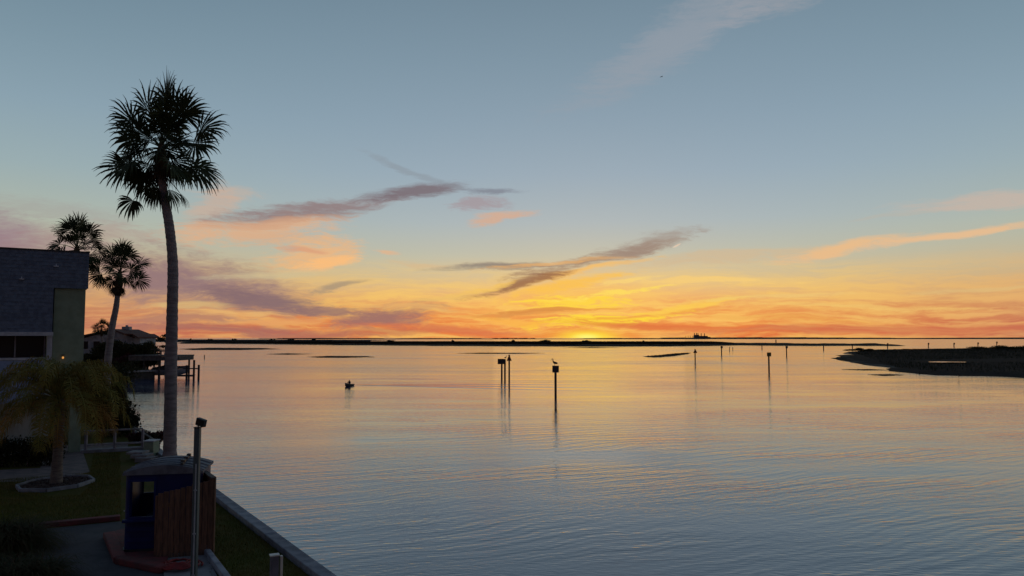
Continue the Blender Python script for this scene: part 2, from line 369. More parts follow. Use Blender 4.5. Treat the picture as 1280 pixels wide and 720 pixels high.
# ------------------------------------------------------------------ water
def water_material():
    m = bpy.data.materials.new('sea_water'); m.use_nodes = True; m.node_tree.nodes.clear(); n = NT(m.node_tree)
    b = n.new('ShaderNodeBsdfPrincipled'); o = n.new('ShaderNodeOutputMaterial'); n.l.new(b.outputs[0], o.inputs[0])
    b.inputs['Base Color'].default_value = (.004, .040, .115, 1)
    b.inputs['IOR'].default_value = 2.0
    p = n.new('ShaderNodeNewGeometry').outputs['Position']
    sp = n.new('ShaderNodeSeparateXYZ'); n.put(sp.inputs[0], p)
    # broad calm and ruffled lanes
    lanes = n.smooth(n.noise(n.map(p, rot=(0, 0, R(8)), sc=(.010, .035, 1)), 1., 3, .55), .38, .66)
    slick = n.smooth(n.noise(n.map(p, rot=(0, 0, R(-5)), sc=(.016, .09, 1)), 1., 4, .6), .36, .60)
    n.put(b.inputs['Roughness'], n.m('ADD', n.m('MULTIPLY_ADD', n.m('MULTIPLY', lanes, slick), .045, .015), n.smooth(sp.outputs[1], 60, 170, 0., .085)))
    q = n.vm('ADD', p, n.vm('MULTIPLY', n.vm('SUBTRACT', n.noise(n.map(p, sc=(.12, .12, 1)), 1., 2, .5, out=1), (.5, .5, .5)), (2.2, 2.2, 0)))
    h1 = n.noise(n.map(q, rot=(0, 0, R(-30)), sc=(1.1, 1.9, 1)), 1., 3, .55)
    h2 = n.noise(n.map(q, rot=(0, 0, R(12)), sc=(3.4, 4.8, 1)), 1., 2, .6)
    h3 = n.noise(n.map(q, rot=(0, 0, R(-6)), sc=(.10, .34, 1)), 1., 1, .5)
    h4 = n.noise(n.map(q, rot=(0, 0, R(3)), sc=(3.0, 7.5, 1)), 1., 2, .5)
    h = n.m('ADD', n.m('MULTIPLY', h1, .018), n.m('MULTIPLY', h2, .0085))
    h = n.m('ADD', n.m('MULTIPLY', h, n.m('MULTIPLY_ADD', n.m('MULTIPLY', lanes, n.m('MULTIPLY_ADD', slick, .6, .4)), 1.0, .16)), n.m('MULTIPLY', h3, .022))
    h = n.m('ADD', h, n.m('MULTIPLY', h4, n.m('MULTIPLY_ADD', slick, .010, .002)))
    def wave(vec, rot, scale, dist, dsc):
        nd = n.new('ShaderNodeTexWave', wave_type='BANDS', bands_direction='Y', wave_profile='SIN')
        n.put(nd.inputs['Vector'], n.map(vec, rot=(0, 0, R(rot)))); nd.inputs['Scale'].default_value = scale; nd.inputs['Distortion'].default_value = dist
        nd.inputs['Detail'].default_value = 2.; nd.inputs['Detail Scale'].default_value = dsc; nd.inputs['Detail Roughness'].default_value = .55
        return nd.outputs['Fac']
    ws = n.m('ADD', n.m('MULTIPLY', wave(q, -29, .68, 6.5, .9), .0078), n.m('MULTIPLY', wave(q, 8, 1.25, 7., 1.2), .0040))
    ws = n.m('ADD', ws, n.m('MULTIPLY', wave(q, -24, .27, 5., 1.0), .0115))
    pat = n.smooth(n.noise(n.map(p, rot=(0, 0, R(12)), sc=(.05, .11, 1)), 1., 3, .55), .36, .62, .08, 1.1)
    h = n.m('ADD', h, n.m('MULTIPLY', ws, n.m('MULTIPLY', pat, n.m('MULTIPLY_ADD', lanes, .65, .35))))
    # the V of the little boat's wake
    K = G(441, 481)
    for ang, wl in ((4, 1.0), (-9, 1.2), (-20, 1.0)):
        loc = n.map(p, (K.x, K.y, 0), (0, 0, R(ang)), (1, 1, 1), 'TEXTURE')
        s2 = n.new('ShaderNodeSeparateXYZ'); n.put(s2.inputs[0], loc)
        wdt = n.m('MULTIPLY_ADD', s2.outputs[0], .03, .35)
        e = n.m('EXPONENT', n.m('MULTIPLY', n.m('POWER', n.m('ABSOLUTE', n.m('DIVIDE', s2.outputs[1], wdt)), 2.), -1.))
        msk = n.m('MULTIPLY', n.smooth(s2.outputs[0], 0., 1.5), n.smooth(s2.outputs[0], 42., 4.))
        h = n.m('ADD', h, n.m('MULTIPLY', n.m('MULTIPLY', e, msk), .13*wl))
    bn = n.new('ShaderNodeBump'); bn.inputs['Strength'].default_value = 1.; bn.inputs['Distance'].default_value = 1.
    n.put(bn.inputs['Height'], h); n.l.new(bn.outputs[0], b.inputs['Normal'])
    return m
M['water'] = water_material()
S = 60000
tag(MB().add([(-S, -400, 0), (S, -400, 0), (S, S, 0), (-S, S, 0)], [(0, 1, 2, 3)]).build('water', 'water'), kind='structure')
tag(MB().add([(-S, -400, -2.5), (S, -400, -2.5), (S, S, -2.5), (-S, S, -2.5)], [(0, 1, 2, 3)]).build('seabed', 'mud'), kind='structure')

# ------------------------------------------------------------------ near ground
LZ = 1.0
sdir = Vector((-.545, .838, 0)).normalized(); edir = Vector((sdir.y, -sdir.x, 0))
W0 = Vector((-9.88, 25.7, 0))                         # a point of the wall's inner line
def wall(s, off=0.): return W0 + sdir*s + edir*off
sA, sB = -30, 23.0                                    # extent of our seawall along its line
cA, cB = wall(sA), wall(sB)
shore = [wall(sA, .105), wall(sB, .105), G(163, 522, LZ), G(160, 500, LZ), G(156, 483, LZ), Vector((-60, 118, LZ)), Vector((-140, 118, LZ)), Vector((-140, -20, LZ)), Vector((cA.x-5, -20, LZ))]
tag(MB().prism([(p.x, p.y) for p in shore], -2.4, LZ).build('lawn_ground', 'grass'), kind='structure')
sw = thing('seawall', (0, 0, 0), 'pale grey concrete seawall running diagonally between lawn and water', 'seawall')
mb = MB(); a0, b0 = wall(sA, .11), wall(sB, .11); a1, b1 = wall(sA, .42), wall(sB, .42)
mb.prism([(a0.x, a0.y), (a1.x, a1.y), (b1.x, b1.y), (b0.x, b0.y)], -2.4, LZ+.02).build('retaining_wall', 'cap', sw)
me = None; L = 3.0; k = sA
slab = MB().box((0, 0, 0), (.165, L/2-.012, .07)).mesh('cap_slab', 'cap')
rz = math.atan2(sdir.y, sdir.x)-math.pi/2
while k < sB-1:
    c = wall(k+L/2, .275); o = link('cap_slab', slab, sw); o.location = (c.x, c.y, LZ+.092+random.uniform(-.006, .006)); o.rotation_euler.z = rz+random.uniform(-.003, .003)
    bevel(o, .015, 1); k += L

def sheet(name, pts, z, m, h=.0):
    o = MB().prism([(p.x, p.y) for p in pts], z-.05, z).build(name, m); return tag(o, kind='structure')
sheet('path', [G(66, 600, LZ), G(112, 590, LZ), G(103, 563, LZ), G(160, 561, LZ), G(160, 552, LZ), G(60, 558, LZ), G(50, 585, LZ), G(-160, 596, LZ), G(-160, 610, LZ)], LZ+.006, 'path')
sheet('driveway', [G(30, 664, LZ), G(150, 652, LZ), G(205, 690, LZ), G(230, 900, LZ), G(-300, 900, LZ), G(-300, 690, LZ)], LZ+.008, 'asphalt')
def kerb(a, b, w, h, m, name='kerb'):
    o = MB().bar(Vector((a.x, a.y, LZ+h/2)), Vector((b.x, b.y, LZ+h/2)), w, h).build(name, m); bevel(o, .02, 2); return o
tag(kerb(G(48, 660, LZ), G(150, 650, LZ), .26, .14, 'redcurb'), 'red painted kerb between the lawn and the dark driveway', 'kerb')

# grass blades (one mass)
def inside(x, y, poly):
    c = np.zeros(len(x), bool); n = len(poly)
    for i in range(n):
        x1, y1 = poly[i][0], poly[i][1]; x2, y2 = poly[(i+1) % n][0], poly[(i+1) % n][1]
        c ^= ((y1 > y) != (y2 > y)) & (x < (x2-x1)*(y-y1)/(y2-y1+1e-12)+x1)
    return c
def blades(name, polys, count, z, hmin, hmax, wd, m, lean=.5, holes=()):
    xs = np.concatenate([np.array([p[0] for p in q]) for q in polys]); ys = np.concatenate([np.array([p[1] for p in q]) for q in polys])
    x = rng.uniform(xs.min(), xs.max(), count*3); y = rng.uniform(ys.min(), ys.max(), count*3); k = np.zeros(len(x), bool)
    for q in polys: k |= inside(x, y, q)
    for q in holes: k &= ~inside(x, y, q)
    x, y = x[k][:count], y[k][:count]; n = len(x)
    h = rng.uniform(hmin, hmax, n); a = rng.uniform(0, 6.283, n); l = rng.normal(0, lean, (n, 2))*h[:, None]
    z = z if np.ndim(z) == 0 else z[:n]
    V = np.zeros((n, 3, 3)); dx, dy = np.cos(a)*wd, np.sin(a)*wd
    V[:, 0] = np.stack([x-dx, y-dy, np.full(n, z-.01)], 1); V[:, 1] = np.stack([x+dx, y+dy, np.full(n, z-.01)], 1)
    V[:, 2] = np.stack([x+l[:, 0], y+l[:, 1], z+h], 1)
    return tag(npmesh(name, V.reshape(-1, 3), np.arange(n*3).reshape(-1, 3), m), kind='stuff')
pl = lambda *a: [(G(x, y, LZ).x, G(x, y, LZ).y) for x, y in a]
wi = [(wall(s, .07).x, wall(s, .07).y) for s in (-12, 20)]
hole_bed = pl((34, 610), (60, 598), (98, 598), (113, 606), (100, 619), (60, 621))
tag(blades('grass', [wi+pl((195, 575), (262, 690), (262, 760)), pl((0, 600), (112, 592), (118, 566), (150, 566), (152, 648), (48, 658), (-30, 670))], 80000, LZ, .03, .09, .008, 'blade', .5, [hole_bed]),
    'short olive green grass of the lawn beside the seawall', 'grass')

# ------------------------------------------------------------------ palms
def fan_mesh(name, Lp=1.1, Lb=1.15, nseg=24, droop=.35, spread=112, sag=.15, seed=0, m='frond', curl=0.):
    r = random.Random(seed); mb = MB()
    pet = [(0, 0, 0), (0, Lp*.5, .05), (0, Lp, -sag*Lp)]
    mb.tube(pet, [.035, .025, .018], 3)
    o = Vector(pet[-1]); dth = 2*spread/nseg
    for i in range(nseg):
        th = R(-spread+dth*(i+.5)+r.uniform(-2, 2)); Ls = Lb*(.78+.22*math.cos(th))*r.uniform(.88, 1.08)
        d = Vector((math.sin(th), math.cos(th), 0)); sd = Vector((math.cos(th), -math.sin(th), 0))
        dr = droop*r.uniform(.7, 1.35); up = .10*(1-abs(th)/2)*(1 if i % 2 else .6)
        def P(t, wv):
            z = up*math.sin(min(t, .6)/.6*1.5)*Lb - dr*Lb*max(0, t-.42)**1.6*2.2 - curl*t*Lb
            rr = Ls*t*(1-.25*dr*max(0, t-.5))
            c = o+d*rr+Vector((0, 0, z-sag*rr*math.cos(th)*.6)); return c-sd*wv, c+sd*wv
        wb = R(dth)*.5
        a, b = P(.06, .02), P(.48, Ls*.48*wb*1.02); c, e = P(.78, Ls*.55*wb*.62), P(1.0, .004)
        mb.add([a[0], a[1], b[0], b[1], c[0], c[1], e[0], e[1]], [(0, 1, 3, 2), (2, 3, 5, 4), (4, 5, 7, 6)])
    return mb.mesh(name, m)
def gravity_fan(name, a, e, roll, Lp, Lb, seed, m='frond', nseg=26, spread=125, wilt=1.):
    # one fan leaf in its own pose: the stalk arcs over and every finger bends towards the ground
    r = random.Random(seed); mb = MB(); g = Vector((0, 0, -1))
    d0 = Vector((math.sin(a)*math.cos(e), math.cos(a)*math.cos(e), math.sin(e)))
    P = [Vector((0, 0, 0))]; d = d0.copy()
    for i in range(5): P.append(P[-1]+d*Lp/5); d = (d+g*.07*wilt*(1.2-abs(d.z))).normalized()
    mb.tube(P, [.035, .03, .024, .02, .017, .014], 4)
    side = d.cross(Vector((0, 0, 1)));  side = side.normalized() if side.length > .05 else Vector((1, 0, 0))
    side = Quaternion(d, roll) @ side; up = side.cross(d).normalized(); o = P[-1]; dth = 2*spread/nseg
    for i in range(nseg):
        th = R(-spread+dth*(i+.5)+r.uniform(-2.5, 2.5)); Ls = Lb*(.80+.20*math.cos(th))*r.uniform(.82, 1.1)
        f = (d*math.cos(th)+side*math.sin(th)+up*(.10 if i % 2 else -.04)+up*.18*abs(math.sin(th))).normalized()
        wv = f.cross(up).normalized(); q = o.copy(); st = []; k = 6; gr = wilt*r.uniform(.7, 1.5)
        for j in range(k+1):
            t = j/k; w_ = Ls*R(dth)*.5*t*1.25 if t < .62 else Ls*R(dth)*.62*(1-t)+.006
            st += [q-wv*w_, q+wv*w_]; q = q+f*Ls/k; f = (f+g*gr*(.05+.95*max(0, t-.35))).normalized()
        mb.add(st, [(2*j, 2*j+1, 2*j+3, 2*j+2) for j in range(k)])
    return mb.mesh(name, m)
def place_frond(root, data, c, a, e, sc, roll=0., name='frond'):
    q = Euler((0, 0, a)).to_quaternion() @ Euler((e, 0, 0)).to_quaternion() @ Euler((0, roll, 0)).to_quaternion()
    return link(name, data, root, Matrix.LocRotScale(c, q, Vector((sc, sc, sc))))
def trunk_mesh(mb, pts, radii, rings):
    # tapered, slightly lumpy trunk with leaf-scar rings
    P, Rr = [], []; n = len(pts)
    for i in range(n-1):
        for j in range(rings):
            t = j/rings; P.append(Vector(pts[i]).lerp(Vector(pts[i+1]), t)); Rr.append((radii[i]*(1-t)+radii[i+1]*t)*(1+(.035 if j % 2 else -.015)+random.uniform(-.02, .02)))
    P.append(Vector(pts[-1])); Rr.append(radii[-1]); mb.tube(P, Rr, 12); return mb
def smooth_path(pts, k=3):
    out = []
    P = [Vector(p) for p in pts]
    for i in range(len(P)-1):
        a, b, c, d = P[max(i-1, 0)], P[i], P[i+1], P[min(i+2, len(P)-1)]
        for j in range(k):
            t = j/k; out.append(.5*((2*b)+(-a+c)*t+(2*a-5*b+4*c-d)*t*t+(-a+3*b-3*c+d)*t**3))
    out.append(P[-1]); return out
def fan_palm(px_pts, d, zbase, w0, w1, crown, sc, nf, label, seed, group, dead=10, ring=5, elmin=-52):
    r = random.Random(seed)
    base = D(px_pts[0][0], px_pts[0][1], d); base.z = zbase
    root = thing('fan_palm', base, label, 'palm tree', group)
    pts = [Vector((0, 0, -.05))]+[D(x, y, d)-base for x, y in px_pts[1:]]
    sp_ = smooth_path(pts, 3); n = len(sp_); rad = [w0/2*(1.18 if i == 0 else 1)*(1-i/(n-1))+w1/2*(i/(n-1)) for i in range(n)]
    trunk_mesh(MB(), sp_, rad, ring).build('trunk', 'trunk', root, True)
    top = D(crown[0], crown[1], d)-base
    hb = MB(); hb.tube([pts[-1]-Vector((0, 0, .1)), (pts[-1]+top)/2, top+Vector((0, 0, .25*sc))], [w1*.55, w1*.85, w1*.3], 9)
    hb.build('crownshaft', 'dead', root, True)
    # the outer fans that draw the outline, then the fillers
    for i, (ph, kl) in enumerate(((-33, 1.), (-14, .93), (4, 1.04), (24, 1.), (46, 1.0), (68, .98), (90, 1.), (112, .98), (134, .78), (-56, .98), (-76, 1.02), (-97, 1.), (-118, .92), (-142, .7))):
        k = sc*kl*r.uniform(.92, 1.06); e = R(min(86, 90-abs(ph)+11)); a = R(90 if ph > 0 else -90)+r.uniform(-.5, .5)
        me = gravity_fan('frond', a, e, r.choice((-1, 1))*r.uniform(.5, 1.2), 1.42*k, 1.12*k, seed*300+i, nseg=30, spread=105, wilt=r.uniform(.9, 1.6))
        link('frond', me, root).location = top+Vector((0, 0, .1*sc*math.sin(e)))
    for i in range(nf):
        u = (i+.5)/nf; e = R(86-(86-elmin)*u**.95+r.uniform(-10, 10)); a = i*2.39996+r.uniform(-.3, .3)
        old = e < R(-5); k = sc*r.uniform(.85, 1.1)
        me = gravity_fan('frond', a, e, r.uniform(-1.1, 1.1), r.uniform(.45, 1.1)*k, 1.05*k, seed*100+i, nseg=30, spread=118, wilt=r.uniform(.9, 1.4) if not old else 1.7)
        link('frond', me, root).location = top+Vector((0, 0, .12*sc*math.sin(e)))
    for i in range(dead):
        a = i*2.4+r.uniform(-.3, .3); k = sc*r.uniform(.55, .8)
        link('dead_frond', gravity_fan('dead_frond', a, R(r.uniform(-70, -35)), r.uniform(-1, 1), .55*k, .95*k, seed*200+i, 'dead', 18, 60, 2.2), root).location = (pts[-1]+top)/2
    return root
G_P = 'fan palms by the waterfront'
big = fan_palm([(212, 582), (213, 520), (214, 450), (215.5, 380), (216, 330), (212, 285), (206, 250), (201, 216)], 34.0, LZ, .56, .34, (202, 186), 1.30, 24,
    'tall fan palm with bare slender trunk standing by the seawall, tallest of the palms', 3, G_P, dead=7, elmin=-34)
link('dead_frond', gravity_fan('dead_frond', R(-80), R(-30), .4, 1.35, .95, 901, 'frond', 22, 110, 2.6), big).location = D(193, 226, 34)-big.location
link('dead_frond', gravity_fan('dead_frond', R(95), R(-35), .2, 1.0, .75, 902, 'frond', 14, 30, 3.), big).location = D(206, 222, 34)-big.location
for i, (a_, x_) in enumerate(((-100, 199), (-60, 200), (80, 207), (200, 203))): link('dead_frond', gravity_fan('dead_frond', R(a_), R(-60), .5, .35, 1.05, 910+i, 'frond', 20, 70, 2.6), big).location = D(x_, 222+3*i, 34)-big.location
fan_palm([(95, 500), (95, 420), (95, 340), (95, 325)], 52, LZ, .5, .36, (96, 313), 1.02, 12, 'dark fan palm rising behind the shingled roof corner', 5, G_P, dead=4, elmin=-40)
fan_palm([(132, 520), (135, 450), (140, 410), (145, 385), (147, 368)], 56, LZ, .55, .34, (150, 342), .95, 8, 'short fan palm with a shaggy skirt between the building and the tall palm', 9, G_P, dead=14)
fan_palm([(128, 450), (128, 430), (127, 420)], 132, LZ, .4, .3, (127, 412), .75, 8, 'small distant fan palm behind the tiled roof of the far house', 12, G_P, dead=0)

# feather palm in the ring bed
def feather_mesh(el0, Lr=3.0, seed=0, m='queen'):
    r = random.Random(seed); mb = MB(); n = 14; ang = R(el0); p = Vector((0, 0, 0)); P = [p.copy()]
    for i in range(n):
        ang -= R(5.5+i*.95)*(1.0 if el0 > 20 else .55); ang = max(ang, R(-86))
        p = p+Vector((r.uniform(-.015, .015), math.cos(ang), math.sin(ang)))*(Lr/n); P.append(p.copy())
    mb.tube(P, [.035*(1-i/n)+.008 for i in range(n+1)], 3)
    for i in range(44):
        t = .16+.84*i/44; f = t*n; j = min(int(f), n-1); c = P[j].lerp(P[j+1], f-j); d = (P[j+1]-P[j]).normalized()
        Ll = .62*math.sin(math.pi*min(1, t*.8+.2))**.5*r.uniform(.8, 1.1)+.1
        for s in (-1, 1):
            out = Vector((s, 0, 0))*.62+d*.55+Vector((0, 0, .12+r.uniform(-.2, .2))); out.normalize()
            m1 = c+out*Ll*.45; m2 = m1+(out*.45+Vector((0, 0, -.95))).normalized()*Ll*.62; w_ = d*.016
            mb.add([c-w_*.6, c+w_*.6, m1+w_, m1-w_, m2], [(0, 1, 2, 3), (3, 2, 4)])
    return mb.mesh('frond', m)
qb = G(70, 606, LZ)
bed = thing('planting_bed', qb, 'octagonal mulch bed with a pale edging at the foot of the feather palm', 'planting bed')
oc = [Vector((1.16*math.cos(R(22.5+45*i)), 1.45*math.sin(R(22.5+45*i)), 0)) for i in range(8)]
MB().prism([(p.x*.98, p.y*.98) for p in oc], .0, .06).build('mulch', 'mulch', bed)
cm = MB()
for _ in range(500):
    a, q = random.uniform(0, 6.28), random.random()**.5; x, y = 1.0*q*math.cos(a), 1.25*q*math.sin(a)
    cm.box((x, y, .07), (.03*random.random()+.015, .015, .012), Euler((random.uniform(-.5, .5), random.uniform(-.5, .5), random.uniform(0, 3))).to_matrix())
tag(cm.build('wood_chips', 'mulch', bed), kind='stuff')
for i in range(8):
    a, b = oc[i], oc[(i+1) % 8]; e = (b-a).normalized()*.015
    bevel(MB().bar(a+e+Vector((0, 0, .06)), b-e+Vector((0, 0, .06)), .09, .13).build('edging_stone', 'cap', bed), .01, 1)
qp = thing('feather_palm', qb, 'low feather palm with drooping yellow green fronds in an octagonal bed', 'palm tree')
tm = trunk_mesh(MB(), [(0, 0, 0), (.02, 0, .9), (.03, 0, 1.8), (.05, 0, 3.1)], [.21, .17, .155, .16], 8); tm.build('trunk', 'trunk2', qp, True)
FE = [feather_mesh(e, L_, 60+i) for i, (e, L_) in enumerate([(86, 3.1), (76, 3.2), (66, 3.2), (54, 3.2), (42, 3.2), (28, 3.0), (12, 2.7), (0, 2.4)])]
FQ = [feather_mesh(e, L_, 80+i, 'queen2') for i, (e, L_) in enumerate([(12, 2.6), (-10, 2.2)])]
rr = random.Random(4)
for i in range(40):
    u = i/39; vi = min(7, int(u*8)); a = i*2.39996+rr.uniform(-.2, .2)
    place_frond(qp, FE[vi] if not (u > .7 and i % 3 == 0) else FQ[i % 2], Vector((.05, 0, 3.05)), a, 0, rr.uniform(1.0, 1.18))

# ------------------------------------------------------------------ foliage clumps
def leaf_crown(name, lumps, n, size, m, parent=None, stems=True):
    cs = np.array([l[:3] for l in lumps], float); rs = np.array([l[3:6] for l in lumps], float)
    vol = rs.prod(1); idx = rng.choice(len(lumps), n, p=vol/vol.sum())
    d = rng.normal(size=(n, 3)); d /= np.linalg.norm(d, axis=1)[:, None]; q = rng.random(n)**.45
    c = cs[idx]+d*rs[idx]*q[:, None]*(1+.14*rng.normal(size=n))[:, None]
    u = rng.normal(size=(n, 3)); u /= np.linalg.norm(u, axis=1)[:, None]; v = np.cross(u, rng.normal(size=(n, 3))); v /= np.linalg.norm(v, axis=1)[:, None]
    s = size*rng.uniform(.6, 1.4, n)[:, None]
    V = np.stack([c-u*s, c+v*s*.45, c+u*s, c-v*s*.45], 1).reshape(-1, 3)
    return npmesh(name, V, np.arange(n*4).reshape(-1, 4), m, parent)
def bush(name, base, w_, h_, d_, n, size, m, label, cat, group=None, nl=9, seed=0):
    r = random.Random(seed); t = thing(name, base, label, cat, group); lm = []
    for _ in range(nl):
        x, y, z = r.uniform(-.5, .5)*w_, r.uniform(-.5, .5)*d_, r.uniform(.25, .75)*h_
        k = 1-.5*abs(x)/(w_*.5+.01); lm.append((x*.8, y*.8, z*k, w_*r.uniform(.16, .26), d_*r.uniform(.18, .3), h_*r.uniform(.18, .3)))
    mb = MB()
    for l in lm: mb.tube([(0, 0, -.05), (l[0]*.4, l[1]*.4, l[2]*.5), l[:3]], [.03*h_, .02*h_, .006*h_], 5)
    mb.build('stem' if h_ < 3 else 'trunk', 'trunk', t); leaf_crown('foliage' if h_ < 3 else 'crown', lm, n, size, m, t); return t

# hedge in front of the building
hd = thing('hedge', G(14, 590, LZ), 'dark clipped hedge along the front of the shingled building', 'hedge')
lm = []
for i in range(9):
    p = G(-70+16*i, 588-.6*i, LZ)-G(14, 590, LZ); lm += [(p.x, p.y+.4, .42, .45, .45, .5), (p.x+.1, p.y+.5, .85, .42, .42, .36)]
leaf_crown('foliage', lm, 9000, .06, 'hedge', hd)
hb = MB()
for l in lm[::2]: hb.tube([(l[0], l[1], -.02), (l[0]+.05, l[1], .5)], [.03, .015], 5)
hb.build('stem', 'trunk', hd)

# arching grass clump at the bottom left corner
def arching(name, base, n, Lb, spread, m, label, cat, seed, mix='blade'):
    r = random.Random(seed); t = thing(name, base, label, cat); mb = MB()
    for i in range(n):
        a = r.uniform(0, 6.28); L_ = Lb*r.uniform(.6, 1.1); e = R(r.uniform(35, 85)); o = Vector((r.uniform(-1, 1), r.uniform(-1, 1), 0))*spread
        p = o.copy(); wd = r.uniform(.008, .016); V = []; k = 5
        s_ = Vector((-math.sin(a), math.cos(a), 0))
        for j in range(k+1):
            ww = wd*(1-j/k)+.002; V += [p-s_*ww, p+s_*ww]; p = p+Vector((math.cos(a)*math.cos(e), math.sin(a)*math.cos(e), math.sin(e)))*L_/k; e -= R(r.uniform(18, 34))
        mb.add(V, [(2*j, 2*j+1, 2*j+3, 2*j+2) for j in range(k)], 0 if r.random() < .75 else 1)
    tag(mb.build('foliage', [m, mix], t), kind='stuff'); return t
arching('grass_clump', G(8, 690, LZ), 2600, 1.5, .45, 'leaf', 'dark arching ornamental grass at the edge of the driveway', 'ornamental grass', 3, 'dead')
arching('grass_clump', G(30, 730, LZ), 1800, 1.1, .5, 'leaf', 'low arching ornamental grass with dry tips nearest the bottom left corner', 'ornamental grass', 6, 'dead')

# ------------------------------------------------------------------ shingled building
bc = D(106, 422, 36.5); bc.z = 0
eW = edir.copy()                                       # along the end wall, towards the water
bld = thing('shingled_building', (bc.x, bc.y, LZ), 'blue grey shingled building with a green corner wall and dark window band', 'building', rz=math.atan2(edir.y, edir.x))
def bl(px, py):                                        # (u, z) on the end wall; u is negative to the left
    r = ray(px, py); nrm = sdir; t = (Vector((bc.x, bc.y, CAMZ))-Vector((0, 0, CAMZ))).dot(nrm)/Vector((r.x, r.y, 0)).dot(nrm)
    p = Vector((0, 0, CAMZ))+r*t; return (Vector((p.x, p.y, 0))-bc).dot(edir), p.z-LZ
def face(mb, x0, x1, z0, z1, y0, y1, mi=0): return mb.box(((x0+x1)/2, (y0+y1)/2, (z0+z1)/2), (abs(x1-x0)/2, abs(y1-y0)/2, abs(z1-z0)/2), mi=mi)
uL = -9.0; uG, _ = bl(67, 400); uW, _ = bl(58, 430); _, zt = bl(106, 316); _, zm = bl(106, 362); _, zf = bl(60, 416); _, zw = bl(40, 447); _, zl = bl(40, 497); _, zg = bl(85, 478)
DP = 12.0
# core volumes (y grows away from the camera)
mb = MB(); face(mb, uG, -.03, zg, zm+.3, 0, DP); face(mb, -.50, -.03, -.05, zg-.002, 0.0, .45); mb.build('corner_wall', 'green', bld)
mb = MB(); face(mb, uL, uG-.003, 0, zl+.1, .02, DP); face(mb, uG, -1.3, 0, zg-.004, 2.2, DP-.1); mb.build('lower_wall', 'pale', bld)
# mansard: sloped courses of shingles
co = MB(); co2 = MB(); nco = 22
def course(mb, x0, x1, z0, z1, yb, yt, k):
    # one course, its lower edge standing proud
    mb.add([(x0, yb-.02, z0), (x1, yb-.02, z0), (x1, yt, z1), (x0, yt, z1), (x0, yb+.02, z0), (x1, yb+.02, z0)], [(0, 1, 2, 3), (0, 4, 5, 1)])
zb_ = zf+.02
for i in range(nco):
    z0 = zb_+(zt-zb_)*i/nco; z1 = zb_+(zt-zb_)*(i+1)/nco+.01; y0 = -.35+.35*(i/nco); y1 = -.35+.35*((i+1)/nco)
    xr = uG-.05 if z1 < zm+.05 else .06
    course(co, uL, xr, z0, z1, y0, y1, i)
co.build('shingle_course', 'shingle', bld)
mb = MB(); face(mb, uL, .03, zm+.02, zt-.01, .03, DP-.01); face(mb, uL, uG-.08, zb_, zm+.02, .03, 1.5); mb.build('roof', 'shingle', bld)
mb = MB(); face(mb, uL-.05, .09, zt, zt+.06, -.05, DP+.05); mb.build('roof_edging', 'black', bld)
# window band
mb = MB(); face(mb, uL, uW, zw, zf, .30, .34); mb.build('window', 'glass', bld)
mb = MB()
for px in (-60, 19, 56): u, _ = bl(px, 430); face(mb, u-.03, u+.03, zw+.01, zf-.01, .22, .298)
mb.build('window_frame', 'rail', bld)
mb = MB(); face(mb, uL, uG-.01, zf-.14, zf+.03, -.42, -.36); face(mb, uW+.02, uG-.02, zw+.01, zf-.145, -.10, .28); face(mb, uL, uG-.01, zw-.10, zw, -.20, .35); mb.build('trim', 'trim', bld)
# lower sloping roof
mb = MB(); mb.add([(uL, -.15, zw-.11), (uG-.3, -.15, zw-.11), (uG-.3, -1.6, zl), (uL, -1.6, zl), (uL, -.15, zw-.25), (uG-.3, -.15, zw-.25), (uG-.3, -1.6, zl-.12), (uL, -1.6, zl-.12)],
    [(3, 2, 1, 0), (4, 5, 6, 7), (2, 3, 7, 6), (0, 1, 5, 4), (1, 2, 6, 5), (3, 0, 4, 7)]); mb.build('lower_roof', 'lowroof', bld)
for px, py in ((27, 349), (70, 333)):
    u, z = bl(px, py); q = -.35*(1-(z-zb_)/(zt-zb_)); v = MB(); face(v, u-.10, u+.10, z-.03, z+.02, q-.12, q-.02); v.add([(u-.03, q-.06, z+.02), (u+.03, q-.06, z+.02), (u, q-.02, z+.16)], [(0, 1, 2)]); v.build('roof_vent', 'trim', bld)
u, z = bl(78.5, 447)
lm_ = MB(); lm_.ball((u, -.13, z), .045, (1, 1, 1.2), 8, 6).build('lamp_bulb', 'lamp', bld)
MB().box((u, -.05, z+.12), (.06, .05, .02)).build('lamp_bracket', 'black', bld)

# handrail on a low deck beyond the building
hr = thing('handrail', G(107, 566, LZ), 'weathered grey two rail handrail beside the green column', 'railing')
o0 = hr.location; pA, pB = G(107, 566, LZ)-o0, G(178, 562, LZ)-o0
q = MB()
for t in (0, .5, 1): p = pA.lerp(pB, t); q = MB().box(p+Vector((0, 0, .48)), (.05, .05, .48)).build('post', 'rail', hr)
for z in (.99, .34): MB().bar(pA+Vector((-.1, 0, z)), pB+Vector((0, 0, z)), .12, .07).build('rail', 'rail', hr)
o = MB().bar(pA+Vector((-.2, 0, .07)), pB+Vector((0, 0, .07)), .5, .14).build('deck_step', 'rail', hr)
st = thing('steps', G(172, 574, LZ), 'small concrete steps going down beside the seawall near the tall palm', 'steps')
for i in range(3): bevel(MB().box((.34*i, -.30*i, .30-.10*i), (.35, .35, .05+.02*i)).build('step', 'concrete', st), .01, 1)
gb = thing('green_box', G(189, 570, LZ), 'pale green utility box at the far end of the seawall', 'utility box')
bevel(MB().box((0, 0, .33), (.22, .3, .33)).build('body', 'green', gb), .02); bevel(MB().box((0, 0, .69), (.25, .33, .025)).build('lid', 'trim', gb), .01)
bp_ = MB(); a, b = G(166, 545, LZ), G(199, 568, LZ)
br = thing('seawall_rail', a, 'low dark rail along the far stretch of the seawall', 'railing'); b = b-a
MB().bar((0, 0, .50), (b.x, b.y, .50), .10, .06).build('rail', 'dockwood', br)
